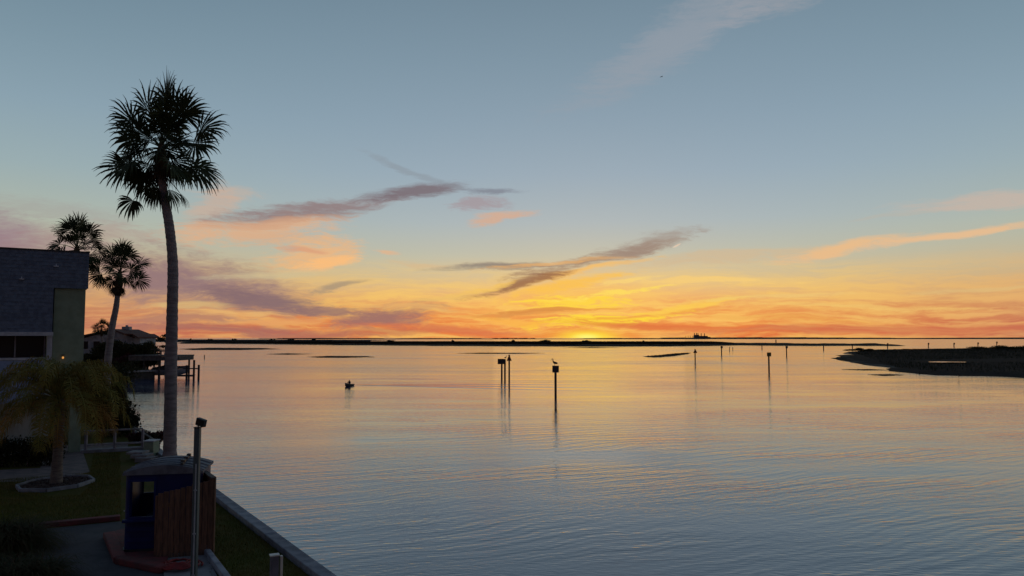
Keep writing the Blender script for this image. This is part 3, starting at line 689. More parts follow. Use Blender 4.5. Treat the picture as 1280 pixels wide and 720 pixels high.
for t in (.02, .35, .68, .98): MB().box((b.x*t, b.y*t, .24), (.04, .04, .24)).build('post', 'dockwood', br)
for i, (x, y, w_, h_, m_, lb) in enumerate([(122, 548, 3.0, 2.3, 'hedge', 'dark leafy bush behind the grey handrail'), (172, 556, 1.8, .8, 'redleaf', 'low reddish bush by the far seawall rail'),
        (112, 545, 3, 3.2, 'hedge', 'tall dark bush beside the green column')]):
    bush('bush', G(x, y, LZ)+Vector((0, 1.2, 0)), w_, h_, 1.8, 5000 if i != 1 else 2500, .09, m_, lb, 'bush', 'bushes behind the handrail', 10, i)
# shore bushes between our wall and the next plot
for i, (x, y, w_, h_, m_, lb) in enumerate([(124, 520, 3.2, 2.4, 'hedge', 'dark bush on the bank below the short palm'), (124, 498, 4, 3.2, 'leaf', 'dark round bush on the canal bank left of the piling'),
        (120, 486, 9, 4.6, 'leaf', 'broad dark tree on the canal bank behind the feather palm'), (128, 482, 4, 3.0, 'redleaf', 'reddish bush at the far end of the canal bank')]):
    bush('bush' if h_ < 3 else 'tree', G(x, y, LZ), w_, h_, w_*.6, 6000, .13, m_, lb, 'bush' if h_ < 5 else 'tree', None, 12, 30+i)
for i, (x, y, s_) in enumerate(((166, 529, .30), (171, 524, .24), (163, 534, .35))):
    p = G(x, y, 0); rk = MB(); rk.ball((0, 0, .02), s_, (1.3, 1, .75), 8, 5)
    rk.v = [(a*random.uniform(.8, 1.2), b*random.uniform(.8, 1.2), c*random.uniform(.8, 1.2)) for a, b, c in rk.v]
    o = rk.build('rock', 'rock'); o.location = p
    tag(o, ('dark rock in the shallows, right of the yellow fronds', 'smallest dark rock in the shallows off the canal bank', 'largest dark rock at the corner of the seawall')[i], 'rock', 'rocks off the seawall corner')

# ------------------------------------------------------------------ blue hut, wooden screen, kerbs
hx = D(196, 600, 19.5).x
hut = thing('blue_hut', (hx, 20.25, LZ), 'blue plastic hut with curved grey roof and open window behind wooden screen', 'hut', rz=R(12))
hw, hdp, hh = .90, .75, 1.95
def rrect(w_, d_, r_, k=5):
    out = []
    for cx, cy, a0_ in ((w_-r_, d_-r_, 0), (-w_+r_, d_-r_, 90), (-w_+r_, -d_+r_, 180), (w_-r_, -d_+r_, 270)):
        out += [(cx+r_*math.cos(R(a0_+90*j/k)), cy+r_*math.sin(R(a0_+90*j/k))) for j in range(k+1)]
    return out
def ringwall(mb, out, inn, z0, z1, skip=None):
    n = len(out)
    for i in range(n):
        j = (i+1) % n; mx, my = (out[i][0]+out[j][0])/2, (out[i][1]+out[j][1])/2
        if skip and skip(mx, my): continue
        mb.add([(*out[i], z0), (*out[j], z0), (*out[j], z1), (*out[i], z1), (*inn[i], z0), (*inn[j], z0), (*inn[j], z1), (*inn[i], z1)],
               [(0, 1, 2, 3), (5, 4, 7, 6), (3, 2, 6, 7), (0, 4, 5, 1), (0, 3, 7, 4), (1, 5, 6, 2)])
def dense(poly, L_=.05):
    out = []
    for i in range(len(poly)):
        a, b = Vector(poly[i]), Vector(poly[(i+1) % len(poly)]); k = max(1, int((b-a).length/L_)); out += [tuple(a.lerp(b, j/k)) for j in range(k)]
    return out
po = dense(rrect(hw, hdp, .20)); pi_ = [(x*(hw-.05)/hw, y*(hdp-.05)/hdp) for x, y in po]
win = lambda x, y: (-.76 < x < -.16) and y < -hdp*.9
winb = lambda x, y: (-.80 < x < -.36) and y > hdp*.9
anyw = lambda x, y: win(x, y) or winb(x, y)
mb = MB(); ringwall(mb, po, pi_, .10, .88); ringwall(mb, po, pi_, .88, 1.22, win); ringwall(mb, po, pi_, 1.22, 1.78, anyw); ringwall(mb, po, pi_, 1.78, hh)
mb.build('wall', 'blue', hut)
mb = MB(); mb.prism(rrect(hw+.04, hdp+.04, .2), 0, .12); mb.build('skid_base', 'black', hut)
mb = MB(); mb.prism(rrect(hw-.06, hdp-.06, .16), .12, .16); mb.box((-.05, .32, .45), (.5, .3, .3)); mb.build('inside', 'bluein', hut)
mb = MB(); mb.box((-.12, 0, 1.3), (.02, .66, .60)); mb.build('partition', 'bluein', hut)
fr = MB()
for sgn in (-1,):
    y = sgn*(hdp+.012)
    for a, b in (((-.78, .88), (-.78, 1.78)), ((-.18, .88), (-.18, 1.78)), ((-.80, .88), (-.16, .88)), ((-.80, 1.78), (-.16, 1.78))): fr.bar((a[0], y, a[1]), (b[0], y, b[1]), .05, .05)
fr.build('window_frame', 'blue', hut)
bevel(MB().box((-.5, -hdp-.06, .82), (.40, .07, .035)).build('counter', 'blue', hut), .015)
for z in (.35, .6): MB().box((-.5, -hdp-.008, z), (.32, .012, .05)).build('panel_rib', 'blue', hut)
MB().ball((-.87, -hdp-.02, 1.06), .02, nu=6, nv=4).build('latch', 'conduit', hut)
# curved roof with ribs
def arch(x): return hh+.03+.17*(1-(x/(hw+.03))**2)
mb = MB(); k = 14; xs = [-(hw+.03)+2*(hw+.03)*i/k for i in range(k+1)]
for y0, y1, dz in ((-hdp-.05, hdp+.05, 0),):
    for i in range(k):
        a, b = xs[i], xs[i+1]
        mb.add([(a, y0, arch(a)), (b, y0, arch(b)), (b, y1, arch(b)), (a, y1, arch(a)), (a, y0, hh-.03), (b, y0, hh-.03), (b, y1, hh-.03), (a, y1, hh-.03)],
               [(0, 1, 2, 3), (5, 4, 7, 6), (4, 5, 1, 0), (6, 7, 3, 2)] + ([(4, 0, 3, 7)] if i == 0 else []) + ([(1, 5, 6, 2)] if i == k-1 else []))
mb.build('roof', 'greyroof', hut)
for y in (-.68, -.36, .0, .4):
    mb = MB(); mb.tube([(x, y, arch(x)-.005) for x in xs], .035, 6); mb.build('roof_rib', 'greyroof', hut, True)
MB().bar((.42, -.75, arch(.42)+.04), (.30, .80, arch(.3)+.04), .06, .06).build('roof_seam', 'black', hut)
for y in (-.55, 0., .5): MB().box((.42-.08*(y+.75)/1.5, y, arch(.4)+.08), (.05, .04, .03)).build('roof_hinge', 'black', hut)

scr = thing('wooden_screen', G(195, 700, LZ), 'reddish wooden plank screen beside the blue hut', 'fence')
s0 = scr.location.copy(); fA, fB = Vector((0, 0, 0)), G(265, 694, LZ)-s0; fC = fB+Vector((-.80, 1.25, 0))
def planks(a, b, h0, h1, n, back):
    d = (b-a); L_ = d.length; d.normalize(); nn = Vector((d.y, -d.x, 0)); pw = L_/n
    for i in range(n):
        t = (i+.5)/n; c = a+d*L_*t; h = h0*(1-t)+h1*t+random.uniform(-.012, .012); g = random.uniform(-.006, .006)
        tilt = Euler((0, random.uniform(-.008, .008), math.atan2(d.y, d.x))).to_matrix()
        bevel(MB().box(c+Vector((0, 0, h/2+.03))+nn*g, (pw/2-.004, .011, h/2), tilt).build('plank', 'wood', scr), .003, 1)
    for z in (.35, min(h0, h1)-.25): MB().bar(a-nn*.03*back+Vector((0, 0, z)), b-nn*.03*back+Vector((0, 0, z)), .04, .09).build('cross_rail', 'wood', scr)
planks(fA, fB, 1.52, 1.80, 10, 1); planks(fB+Vector((.0, .03, 0)), fC, 1.80, 1.80, 10, 1)
for p, h in ((fA, 1.5), (fB, 1.84), (fC, 1.84)): MB().box(p+Vector((-.03, .08, h/2)), (.045, .045, h/2)).build('post', 'wood', scr)
MB().bar(fB+Vector((0, 0, 1.86)), fC+Vector((0, 0, 1.86)), .12, .035).build('cap_board', 'dockwood', scr)

kb = thing('red_kerb', G(150, 700, LZ), 'red painted kerb wrapping the foot of the blue hut', 'kerb')
o0 = kb.location.copy(); pts = [G(136, 672, LZ), G(150, 704, LZ), G(205, 716, LZ)]
for a, b in zip(pts, pts[1:]): bevel(MB().bar(a-o0+Vector((0, 0, .08)), b-o0+Vector((0, 0, .08)), .28, .16).build('kerb_stone', 'redcurb', kb), .03)
sheet('hut_pad', [G(140, 668, LZ), G(150, 702, LZ), G(205, 714, LZ), G(212, 692, LZ), G(262, 690, LZ), G(240, 640, LZ)], LZ+.07, 'redcurb')
sheet('concrete_pad', [G(203, 694, LZ), G(208, 760, LZ), G(290, 760, LZ), G(256, 690, LZ)], LZ+.03, 'concrete')
tag(kerb(G(254, 688, LZ), G(296, 745, LZ), .14, .16, 'cap'), 'pale concrete kerb between the concrete pad and the lawn', 'kerb')
hs = MB(); hp = []
for i in range(150):
    a = i*.21; q = .52-.0022*i; hp.append((q*math.cos(a), q*.8*math.sin(a), .05+.0006*i+.01*math.sin(i*1.7)))
o = hs.tube(hp, .024, 5).build('coiled_hose', 'redhose', smooth=True); o.location = G(224, 709, LZ+.04); tag(o, 'dark red hose coiled on the concrete pad at the pole', 'hose')

# light pole
lp = thing('light_pole', (D(245.5, 600, 16.6).x, 16.6, LZ), 'slim dark pole topped by a small tilted floodlight by the hut', 'light pole')
tz = D(245, 535, 16.6).z-LZ
bevel(MB().box((0, 0, tz/2), (.058, .058, tz/2)).build('pole', 'steel', lp), .01); MB().tube([(.012, -.075, 0), (.012, -.075, tz*.78)], .016, 6).build('conduit', 'conduit', lp)
for z in (.35, 1.2, 2.1): MB().box((.012, -.072, z), (.03, .024, .012)).build('strap', 'conduit', lp)
MB().tube([(-.12, -.04, .30), (.16, -.04, .30)], .018, 6).build('cross_bolt', 'conduit', lp)
MB().box((0, 0, tz+.012), (.066, .066, .012)).build('cap', 'black', lp)
fl = link('floodlight', None, lp); fl.location = (.07, 0, tz+.12); fl.rotation_euler = (0, R(14), R(-20))
MB().bar((-.06, 0, -.1), (0, 0, -.02), .03, .03).build('bracket', 'black', fl)
bevel(MB().box((0, 0, .0), (.11, .05, .08)).build('housing', 'black', fl), .015)
MB().box((0, -.053, 0), (.09, .004, .06)).build('lens', 'glass', fl)

pd = thing('dock_pedestal', (D(346, 700, 16.9).x, 16.9, LZ), 'grey utility pedestal with a pale side strip on the lawn at the bottom', 'utility pedestal', rz=R(25))
zt_ = D(346, 694, 16.9).z-LZ
bevel(MB().box((-.05, 0, zt_/2), (.085, .07, zt_/2)).build('body', 'pedestal', pd), .01); MB().box((-.05, 0, zt_+.012), (.10, .085, .012)).build('lid', 'cream', pd)
bevel(MB().box((.095, .0, zt_/2+.02), (.028, .045, zt_/2-.04)).build('conduit_cover', 'cream', pd), .008)

# ------------------------------------------------------------------ next plot: land, house, boathouse, dock
NZ = 1.1
nb = [G(150, 476), G(192, 471), Vector((-72, 150, 0)), Vector((-98, 200, 0)), Vector((-200, 200, 0)), Vector((-200, 112, 0)), Vector((-80, 112, 0))]
nb[1] = D(192, 471, 122); nb[0] = D(150, 476, 116)
tag(MB().prism([(p.x, p.y) for p in nb], -2.3, NZ).build('neighbour_ground', 'grass'), kind='structure')
bh = thing('bulkhead', (0, 0, 0), 'pale capped bulkhead along the water in front of the far house', 'bulkhead')
a, b = D(148, 476, 115.7), D(192.5, 471, 121.6)
MB().bar((a.x, a.y, NZ+.12), (b.x, b.y, NZ+.12), .7, .26).build('cap', 'concrete', bh)
MB().bar((a.x, a.y, -.5), (b.x, b.y, -.5), .3, 2.96).build('sheet_wall', 'pile', bh)

def Z(py, d, px=200): return D(px, py, d).z
def X(px, d, py=440): return D(px, py, d).x
hD = 150
house = thing('far_house', (X(150, hD), hD, NZ), 'white house with a red tiled roof across the canal behind dark trees', 'house')
ox = house.location.x; xl, xr, xm = X(104, hD)-ox, X(184, hD)-ox, X(157, hD)-ox; ze, zr = Z(422, hD)-NZ, Z(411.5, hD)-NZ; hd2 = 5.0
mb = MB(); mb.box(((xl+xr)/2, 0, ze/2), ((xr-xl)/2-.6, hd2-.5, ze/2))
mb.add([(xm-5.2, -hd2+.3, ze), (xr-.6, -hd2+.3, ze), (xm, -hd2+.3, zr-.35)], [(0, 1, 2)]); mb.build('wall', 'whitewall', house)
# gable roof facing us on the right, long slope to the left
mb = MB(); t = .22
def slab4(a, b, c, d): mb.add([a, b, c, d]+[(p[0], p[1], p[2]-t) for p in (a, b, c, d)], [(0, 1, 2, 3), (7, 6, 5, 4), (0, 4, 5, 1), (1, 5, 6, 2), (2, 6, 7, 3), (3, 7, 4, 0)])
slab4((xm, -hd2-.3, zr), (xr, -hd2-.3, ze+.1), (xr, hd2, ze+.1), (xm, hd2, zr)); slab4((xl, -hd2-.3, ze-.1), (xm-.02, -hd2-.3, zr), (xm-.02, hd2, zr), (xl, hd2, ze-.1)); mb.build('roof', 'tile', house)
mb = MB(); mb.box((xm+.1, 0, zr+.15), (.7, .6, .35)); mb.box((xm+.1, 0, zr+.6), (.18, .18, .2)); mb.build('chimney', 'whitewall', house)
x2 = X(192, hD)-ox; mb = MB(); slab4((xr-1.4, -hd2-2, Z(417, hD)-NZ), (x2-.9, -hd2-2, Z(417.3, hD)-NZ), (x2-.9, hd2-3, Z(417.3, hD)-NZ), (xr-1.4, hd2-3, Z(417, hD)-NZ))
slab4((x2-.88, -hd2-2, Z(417.3, hD)-NZ), (x2+.2, -hd2-2, Z(421, hD)-NZ), (x2+.2, hd2-3, Z(421, hD)-NZ), (x2-.88, hd2-3, Z(417.3, hD)-NZ)); mb.build('porch_roof', 'tile', house)
mb = MB(); mb.box((x2-1.4, -2, (Z(420, hD)-NZ)/2), (1.2, 3.2, (Z(420, hD)-NZ)/2)); mb.build('porch_wall', 'whitewall', house)
for px in (122, 136, 150): x = X(px, hD)-ox; MB().box((x, -hd2+.47, ze-1.4), (.55, .05, .7)).build('window', 'glass', house)
# upper deck with railing
dk = thing('upper_deck', (X(190, 142), 142, NZ), 'raised timber deck with railing beside the far house', 'deck')
ox = dk.location.x; x0, x1 = X(184, 142)-ox, X(207, 142)-ox; zd = Z(438, 142)-NZ; zrl = Z(432.3, 142)-NZ
MB().box(((x0+x1)/2, 0, zd-.1), ((x1-x0)/2, 2, .12)).build('deck_floor', 'dockwood', dk)
for x in np.linspace(x0+.1, x1-.1, 4): MB().box((x, -1.9, zd/2-.1), (.13, .13, zd/2-.1)).build('post', 'dockwood', dk)
MB().bar((x0, -1.95, zrl), (x1, -1.95, zrl), .12, .12).build('handrail', 'dockwood', dk)
for x in np.linspace(x0, x1, 12): MB().box((x, -1.95, (zd+zrl)/2), (.045, .03, (zrl-zd)/2-.04)).build('baluster', 'dockwood', dk)
# boathouse
bD = 124
bo = thing('boathouse', (X(205, bD), bD, 0), 'open boathouse with a flat dark roof over the covered boat', 'boathouse')
ox = bo.location.x; x0, x1 = X(172, bD)-ox, X(233.5, bD)-ox; zt1, zb1 = Z(443.8, bD), Z(450, bD)
mb = MB(); mb.box(((x0+x1)/2, 0, zt1-.08), ((x1-x0)/2, 3.0, .10)); mb.build('roof_deck', 'dockwood', bo)
mb = MB(); mb.bar((x0, -2.9, (zt1+zb1)/2-.1), (x1, -2.9, (zt1+zb1)/2-.1), .12, (zt1-zb1)-.18); mb.bar((x1-.07, -2.8, (zt1+zb1)/2-.1), (x1-.07, 2.8, (zt1+zb1)/2-.1), .12, (zt1-zb1)-.18); mb.build('fascia', 'dockwood', bo)
for x in (x0+.4, (x0*.7+x1*.3), (x0*.4+x1*.6), X(228, bD)-ox):
    for y in (-2.7, 2.7): MB().tube([(x, y, -2), (x, y, zb1+.1)], .16, 8).build('pile', 'pile', bo)
for px in (188, 192, 197): x = X(px, bD)-ox; MB().tube([(x, 1.5, zt1), (x, 1.5, zt1+.9)], .05, 6).build('post', 'dockwood', bo)
MB().bar((X(183, bD)-ox, 1.5, zt1+.9), (X(204, bD)-ox, 1.5, zt1+.9), .08, .08).build('handrail', 'dockwood', bo)
# covered boat
def hull(L_, B_, H_, bowup=.35, k=10):
    mb = MB(); V = []; sec = [(-1, 1), (-.92, .45), (-.55, .08), (0, 0), (.55, .08), (.92, .45), (1, 1)]
    for i in range(k+1):
        t = i/k; wd = B_/2*(1-max(0, (t-.45)/.55)**2.2)*(0.86+.14*min(1, t*4)); kz = H_*.55*max(0, (t-.6)/.4)**2; sh = H_*(1+bowup*t*t)
        for a, b in sec: V.append((L_*(t-.5), a*wd+.0001*a, kz+(sh-kz)*b))
    n = len(sec); Fs = [(i*n+j, (i+1)*n+j, (i+1)*n+j+1, i*n+j+1) for i in range(k) for j in range(n-1)]
    Fs += [tuple(range(n))]; mb.add(V, Fs); return mb, V, n, k
boat = thing('covered_boat', (X(214, bD), bD, .35), 'grey motorboat under a dark canvas cover hanging in the boathouse', 'boat')
mb, V, n_, k_ = hull(5.6, 2.1, .85); mb.build('hull', 'hull', boat, True)
cv = MB(); Vc = []
for i in range(k_+1):
    a = Vector(V[i*n_]); b = Vector(V[i*n_+n_-1]); m_ = (a+b)/2+Vector((0, 0, .45+.35*math.exp(-((i-4)/2.2)**2))); Vc += [a*1.01+Vector((0, 0, .01)), a.lerp(m_, .7)+Vector((0, 0, .08)), m_, b.lerp(m_, .7)+Vector((0, 0, .08)), b+Vector((0, 0, .01))]
cv.add(Vc, [(i*5+j, (i+1)*5+j, (i+1)*5+j+1, i*5+j+1) for i in range(k_) for j in range(4)]).build('cover', 'canvas', boat, True)
MB().box((-2.95, 0, .55), (.2, .18, .45)).build('outboard_motor', 'black', boat)
# finger dock with piles
fd = thing('finger_dock', (X(240, 120), 120, 0), 'narrow timber finger dock with tall piles beyond the boathouse', 'dock')
ox = fd.location.x; d0 = 120
for px, ty in ((234, 456.5), (243, 450), (249, 456)): x = X(px, d0)-ox; MB().tube([(x, 0, -2), (x, 0, Z(ty, d0))], .17, 8).build('pile', 'pile', fd)
MB().bar((X(229, d0)-ox, -.0, Z(460.7, d0)), (X(250, d0)-ox, 0, Z(460.7, d0)), .12, .18).build('beam', 'dockwood', fd)
for i in range(8): x = X(216+3.2*i, d0)-ox; MB().box((x, .9, .55), (.19, .7, .03)).build('plank', 'dockwood', fd)
MB().bar((X(214, d0)-ox, .9, .42), (X(240, d0)-ox, .9, .42), .2, .2).build('stringer', 'dockwood', fd)
# trees round the house
def tree(base, lumps, n, size, m, label, tr=.22, group=None):
    t = thing('tree', base, label, 'tree', group); mb = MB(); top = max(l[2] for l in lumps)
    mb.tube([(0, 0, -.1), (.1, 0, top*.3), (0, 0, top*.6)], [tr*1.3, tr, tr*.6], 8)
    for l in lumps: mb.tube([(0, 0, top*.3), ((l[0])*.5, l[1]*.5, (top*.3+l[2])/2+.2), l[:3]], [tr*.5, tr*.3, tr*.1], 5)
    mb.build('trunk', 'trunk', t); leaf_crown('crown', lumps, n, size, m, t); return t
def lumpy(w_, h_, d_, n, r0, seed, z0=.9):
    r = random.Random(seed); out = []
    for _ in range(n):
        a = r.uniform(0, 6.28); q = r.random()**.5; x, y = w_/2*q*math.cos(a), d_/2*q*math.sin(a); zz = z0+(h_-z0-r0*.6)*r.random()*(1-.35*q); out.append((x, y, zz, r0*r.uniform(.7, 1.3), r0*r.uniform(.7, 1.2), r0*r.uniform(.5, .9)))
    return out
gT = 'trees round the far house'
for i, (px, d_, w_, h_, m_, lb) in enumerate([(150, 128, 6.5, 5.6, 'leaf', 'rounded dark tree in front of the white gable'), (169, 127, 5.5, 5.0, 'leaf', 'bushy dark tree right of the white gable, above the bulkhead'),
        (182, 131, 4.0, 5.2, 'leaf', 'narrow leafy tree under the porch roof of the far house'), (132, 134, 7, 4.6, 'leaf', 'spreading dark tree left of the far house gable'),
        (163, 124, 5, 3.0, 'redleaf', 'dull red flowering tree low in front of the far house')]):
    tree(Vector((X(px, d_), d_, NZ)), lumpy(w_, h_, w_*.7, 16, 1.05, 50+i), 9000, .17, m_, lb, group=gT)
tree(Vector((X(206, 146), 146, NZ)), [(-.8, 0, 5.0, .9, .6, .35), (.7, 0, 4.4, .8, .6, .3), (.1, 0, 5.6, .9, .6, .3), (-.3, 0, 3.6, .7, .5, .3), (1.3, 0, 5.3, .5, .5, .2)], 900, .15, 'leaf', 'thin sparse tree hidden partly by the tall palm trunk', .08)
# single piling in the canal, tiny post in the open water
o = MB().tube([(0, 0, -2), (0, 0, D(157, 487, 70).z)], .20, 10).build('piling', 'pile'); o.location = (X(157, 70), 70, 0); tag(o, 'lone dark mooring piling in the canal at the edge of the yellow fronds', 'piling')
o = MB().tube([(0, 0, -2), (.03, 0, D(255, 443.6, 240).z)], .14, 8).build('piling', 'pile'); o.location = (X(255.5, 240), 240, 0); tag(o, 'tiny short post alone in open water right of the finger dock', 'piling')

# ------------------------------------------------------------------ birds
def pelican(base, rz, label, sc=1., m='feather', name='pelican', cat='bird'):
    t = thing(name, base, label, cat, rz=rz); t.scale = (sc, sc, sc); mb = MB()
    mb.tube([(-.38, 0, .20), (-.28, 0, .24), (-.10, 0, .30), (.08, 0, .38), (.16, 0, .46), (.20, 0, .56), (.17, 0, .68), (.20, 0, .76), (.27, 0, .78), (.32, 0, .76)],
        [.02, .07, .14, .13, .085, .05, .04, .05, .05, .02], 10)
    mb.build('body', m, t, True)
    MB().tube([(.29, 0, .76), (.40, 0, .66), (.50, 0, .52)], [.03, .025, .008], 6).build('beak', 'pfeather', t, True)
    for s in (-1, 1):
        MB().ball((-.10, s*.11, .30), .2, (1.2, .25, .55), 8, 6).build('wing', m, t, True)
        MB().tube([(-.02, s*.05, .2), (0, s*.05, .02), (.06, s*.05, .005)], [.018, .014, .02], 5).build('leg', 'black', t)
    return t

# ------------------------------------------------------------------ channel markers
def marker(px, by, ty, kind, label, board=None, m='board', bird=False, pr=.16, name='channel_marker', group='channel markers', hw_=None):
    d = CAMZ/ (-(ray(px, by).z)) * ray(px, by).y
    t = thing(name, (X(px, d, by), d, 0), label, 'channel marker', group); top = D(px, ty, d).z; s = d/F
    if kind == 'post': MB().tube([(0, 0, -2), (0, 0, top)], pr, 8).build('pile', 'pile', t); return t
    hw_ = hw_ or board[0]*s/2; hh_ = board[1]*s/2
    MB().tube([(0, 0, -2), (0, 0, top-.05)], pr, 8).build('pile', 'pile', t, True)
    if kind == 'square':
        bevel(MB().box((0, -pr-.05, top-hh_), (hw_, .03, hh_)).build('board', m, t), .01, 1)
        MB().box((0, -pr-.088, top-hh_), (hw_*.78, .006, hh_*.78)).build('panel', m, t)
        MB().box((0, -pr+.05, top-hh_*1.5), (hw_*.9, .05, .05)).build('brace', 'pile', t); MB().box((0, -pr+.05, top-hh_*.5), (hw_*.9, .05, .05)).build('brace', 'pile', t)
    else:
        v = [(-hw_, 0, top-2*hh_), (hw_, 0, top-2*hh_), (0, 0, top)]
        MB().add([(a, -pr-.02, c) for a, b, c in v]+[(a, -pr-.08, c) for a, b, c in v], [(0, 1, 2), (5, 4, 3), (0, 3, 4, 1), (1, 4, 5, 2), (2, 5, 3, 0)]).build('board', 'redboard', t)
        MB().box((0, -pr+.05, top-1.6*hh_), (hw_*.7, .05, .05)).build('brace', 'pile', t)
    return t
mk = marker(694.5, 494, 457, 'square', 'square channel marker with a pelican on top, nearest of the markers', (8.2, 8.5), pr=.13)
d_ = mk.location.y; pelican((mk.location.x-.1, d_, D(694, 457, d_).z+.0), R(170), 'brown pelican perched on the nearest square channel marker', .95)
mk = marker(627.2, 472.5, 448.5, 'square', 'square board marker on two piles beside the triangle marker', (8.6, 6.6), pr=.14)
d_ = mk.location.y; MB().tube([(.50, 0, -2), (.50, 0, D(630, 449, d_).z)], .14, 8).build('pile', 'pile', mk, True)
mk.children[0].location.x = -.1
pelican((mk.location.x+.62, d_, D(630, 448.5, d_).z), R(20), 'small dark bird perched on the two pile marker board', .62, name='perched_bird')
marker(636.5, 476.5, 443, 'tri', 'tall triangle channel marker next to the two pile board', (6.4, 8.0), pr=.12)
marker(869, 452.5, 436, 'tri', 'triangle channel marker right of the grassy sandbar', (5.2, 5.2), pr=.15)
marker(902, 444, 432.5, 'square', 'small square marker between the triangle marker and the yellowish one', (2.6, 2.8), pr=.2)
marker(961.3, 463, 440.5, 'square', 'square marker with yellowish board right of centre, second nearest alone', (5.2, 5.0), m='yboard', pr=.16)
marker(983.3, 444.5, 432.5, 'square', 'distant small square marker right of the yellowish board', (2.8, 2.8), pr=.2)
marker(912, 439, 433.5, 'post', 'thin bare post right of the small square marker', pr=.15)
marker(916, 438, 434, 'post', 'shorter bare post just right of another thin post', pr=.15)
marker(952.5, 436.5, 431, 'post', 'bare post in far water above the yellowish board', pr=.25)
marker(970, 429.3, 424.5, 'post', 'faint post far out near the tip of the marsh island', pr=.6)
marker(1029.5, 438, 431.5, 'post', 'bare post left of the dark island tip', pr=.25)
marker(1065.5, 435.5, 429.5, 'square', 'tiny square marker just behind the dark island tip', (1.6, 1.8), pr=.3)
for px, by, ty, lb in ((1109.5, 435.5, 429, 'dark square marker behind the island, leftmost of the four in its row'), (1160.5, 434.5, 428.5, 'dark square marker behind the island, second from left in its row'),
        (1192.5, 434, 428.5, 'dark square marker behind the island, third from left in its row'), (1222.5, 433.5, 428, 'dark square marker behind the island, fourth from left in its row'), (1246, 432.5, 427, 'dark square marker behind the island, rightmost in its row')):
    marker(px, by, ty, 'square', lb.replace('four in', 'five in'), (1.9, 2.2), pr=.3)

# flying bird
fb = thing('flying_bird', D(827, 96, 150), 'tiny dark gull flying high in the clear blue sky', 'bird', rz=R(30))
MB().tube([(-.18, 0, 0), (-.08, 0, .01), (.06, 0, .02), (.17, 0, .03), (.22, 0, .02)], [.01, .06, .07, .045, .01], 8).build('body', 'feather', fb, True)
for s in (-1, 1):
    MB().add([(.08, s*.04, .03), (-.07, s*.04, .03), (-.06, s*.22, .11), (.10, s*.22, .12), (-.08, s*.42, .0), (.02, s*.42, .01), (.08, s*.04, .012), (-.07, s*.04, .012), (-.06, s*.22, .095), (.10, s*.22, .10), (-.08, s*.42, -.01), (.02, s*.42, -.005)],
             [(0, 1, 2, 3), (3, 2, 4, 5), (9, 8, 7, 6), (11, 10, 8, 9), (0, 3, 9, 6), (3, 5, 11, 9), (1, 7, 8, 2), (2, 8, 10, 4)]).build('wing', 'feather', fb)
# heron
hp_ = G(1198.5, 474.5); hz = thing('wading_heron', (hp_.x, hp_.y, 0), 'slender heron wading in the shallows before the dark island', 'bird', rz=R(190)); 
MB().tube([(-.30, 0, .48), (-.15, 0, .56), (.05, 0, .64), (.16, 0, .70), (.22, 0, .80), (.17, 0, .90), (.20, 0, 1.0), (.26, 0, 1.03)], [.015, .08, .09, .05, .03, .025, .03, .02], 8).build('body', 'feather', hz, True)
MB().tube([(.25, 0, 1.03), (.42, 0, 1.0)], [.018, .004], 5).build('beak', 'pfeather', hz)
for s in (-.04, .05): MB().tube([(s, s, .56), (s-.02, s, .28), (s, s, -.2)], [.016, .011, .011], 5).build('leg', 'black', hz)

# ------------------------------------------------------------------ small boat with one person
K = G(436, 482.5); kz = thing('kayak', (K.x, K.y, 0), 'small dark kayak crossing the open water leaving a faint wake', 'kayak', rz=math.atan2(-.97, -.2))
mb, V, n_, k_ = hull(3.0, .82, .34, .9); mb.v = [(x, y, z-.08) for x, y, z in mb.v]; mb.build('hull', 'kayak', kz, True)
dkv = []
for i in range(k_+1): a, b = Vector(V[i*n_]), Vector(V[i*n_+n_-1]); dkv += [a+Vector((0, 0, -.09)), (a+b)/2+Vector((0, 0, -.03 if i > 5 else -.2)), b+Vector((0, 0, -.09))]
MB().add(dkv, [(i*3+j, (i+1)*3+j, (i+1)*3+j+1, i*3+j+1) for i in range(k_) for j in range(2)]).build('deck', 'kayak', kz, True)
# the person: one continuous skinned body
pr_ = thing('person', (K.x, K.y, .12), 'person in dark clothing sitting upright in the small kayak', 'person', rz=kz.rotation_euler.z)
pm = bpy.data.meshes.new('body')
PV = [(-.25, 0, .12, .15), (-.24, 0, .32, .13), (-.21, 0, .50, .155), (-.20, 0, .60, .06), (-.18, 0, .70, .10), (-.16, 0, .80, .085),
      (-.20, .19, .52, .06), (-.06, .27, .36, .048), (.12, .20, .34, .04), (.18, .17, .36, .03), (-.20, -.19, .52, .06), (-.06, -.27, .34, .048), (.12, -.20, .30, .04), (.18, -.17, .32, .03),
      (-.15, .11, .10, .09), (.18, .16, .26, .075), (.50, .14, .10, .055), (.62, .14, .10, .04), (-.15, -.11, .10, .09), (.18, -.16, .26, .075), (.50, -.14, .10, .055), (.62, -.14, .10, .04)]
PE = [(0, 1), (1, 2), (2, 3), (3, 4), (4, 5), (2, 6), (6, 7), (7, 8), (8, 9), (2, 10), (10, 11), (11, 12), (12, 13), (0, 14), (14, 15), (15, 16), (16, 17), (0, 18), (18, 19), (19, 20), (20, 21)]
pm.from_pydata([v[:3] for v in PV], PE, []); pm.materials.append(M['cloth']); bo_ = link('body', pm, pr_)
sk = bo_.modifiers.new('skin', 'SKIN'); lay = pm.skin_vertices[0].data if pm.skin_vertices else None
if lay is None:
    bpy.context.view_layer.objects.active = bo_; lay = pm.skin_vertices[0].data
for v, q in zip(PV, lay): q.radius = (v[3], v[3])
lay[0].use_root = True
bo_.modifiers.new('sub', 'SUBSURF').levels = 1
for o_ in (kz, pr_): o_.scale = (.82, .82, .82)

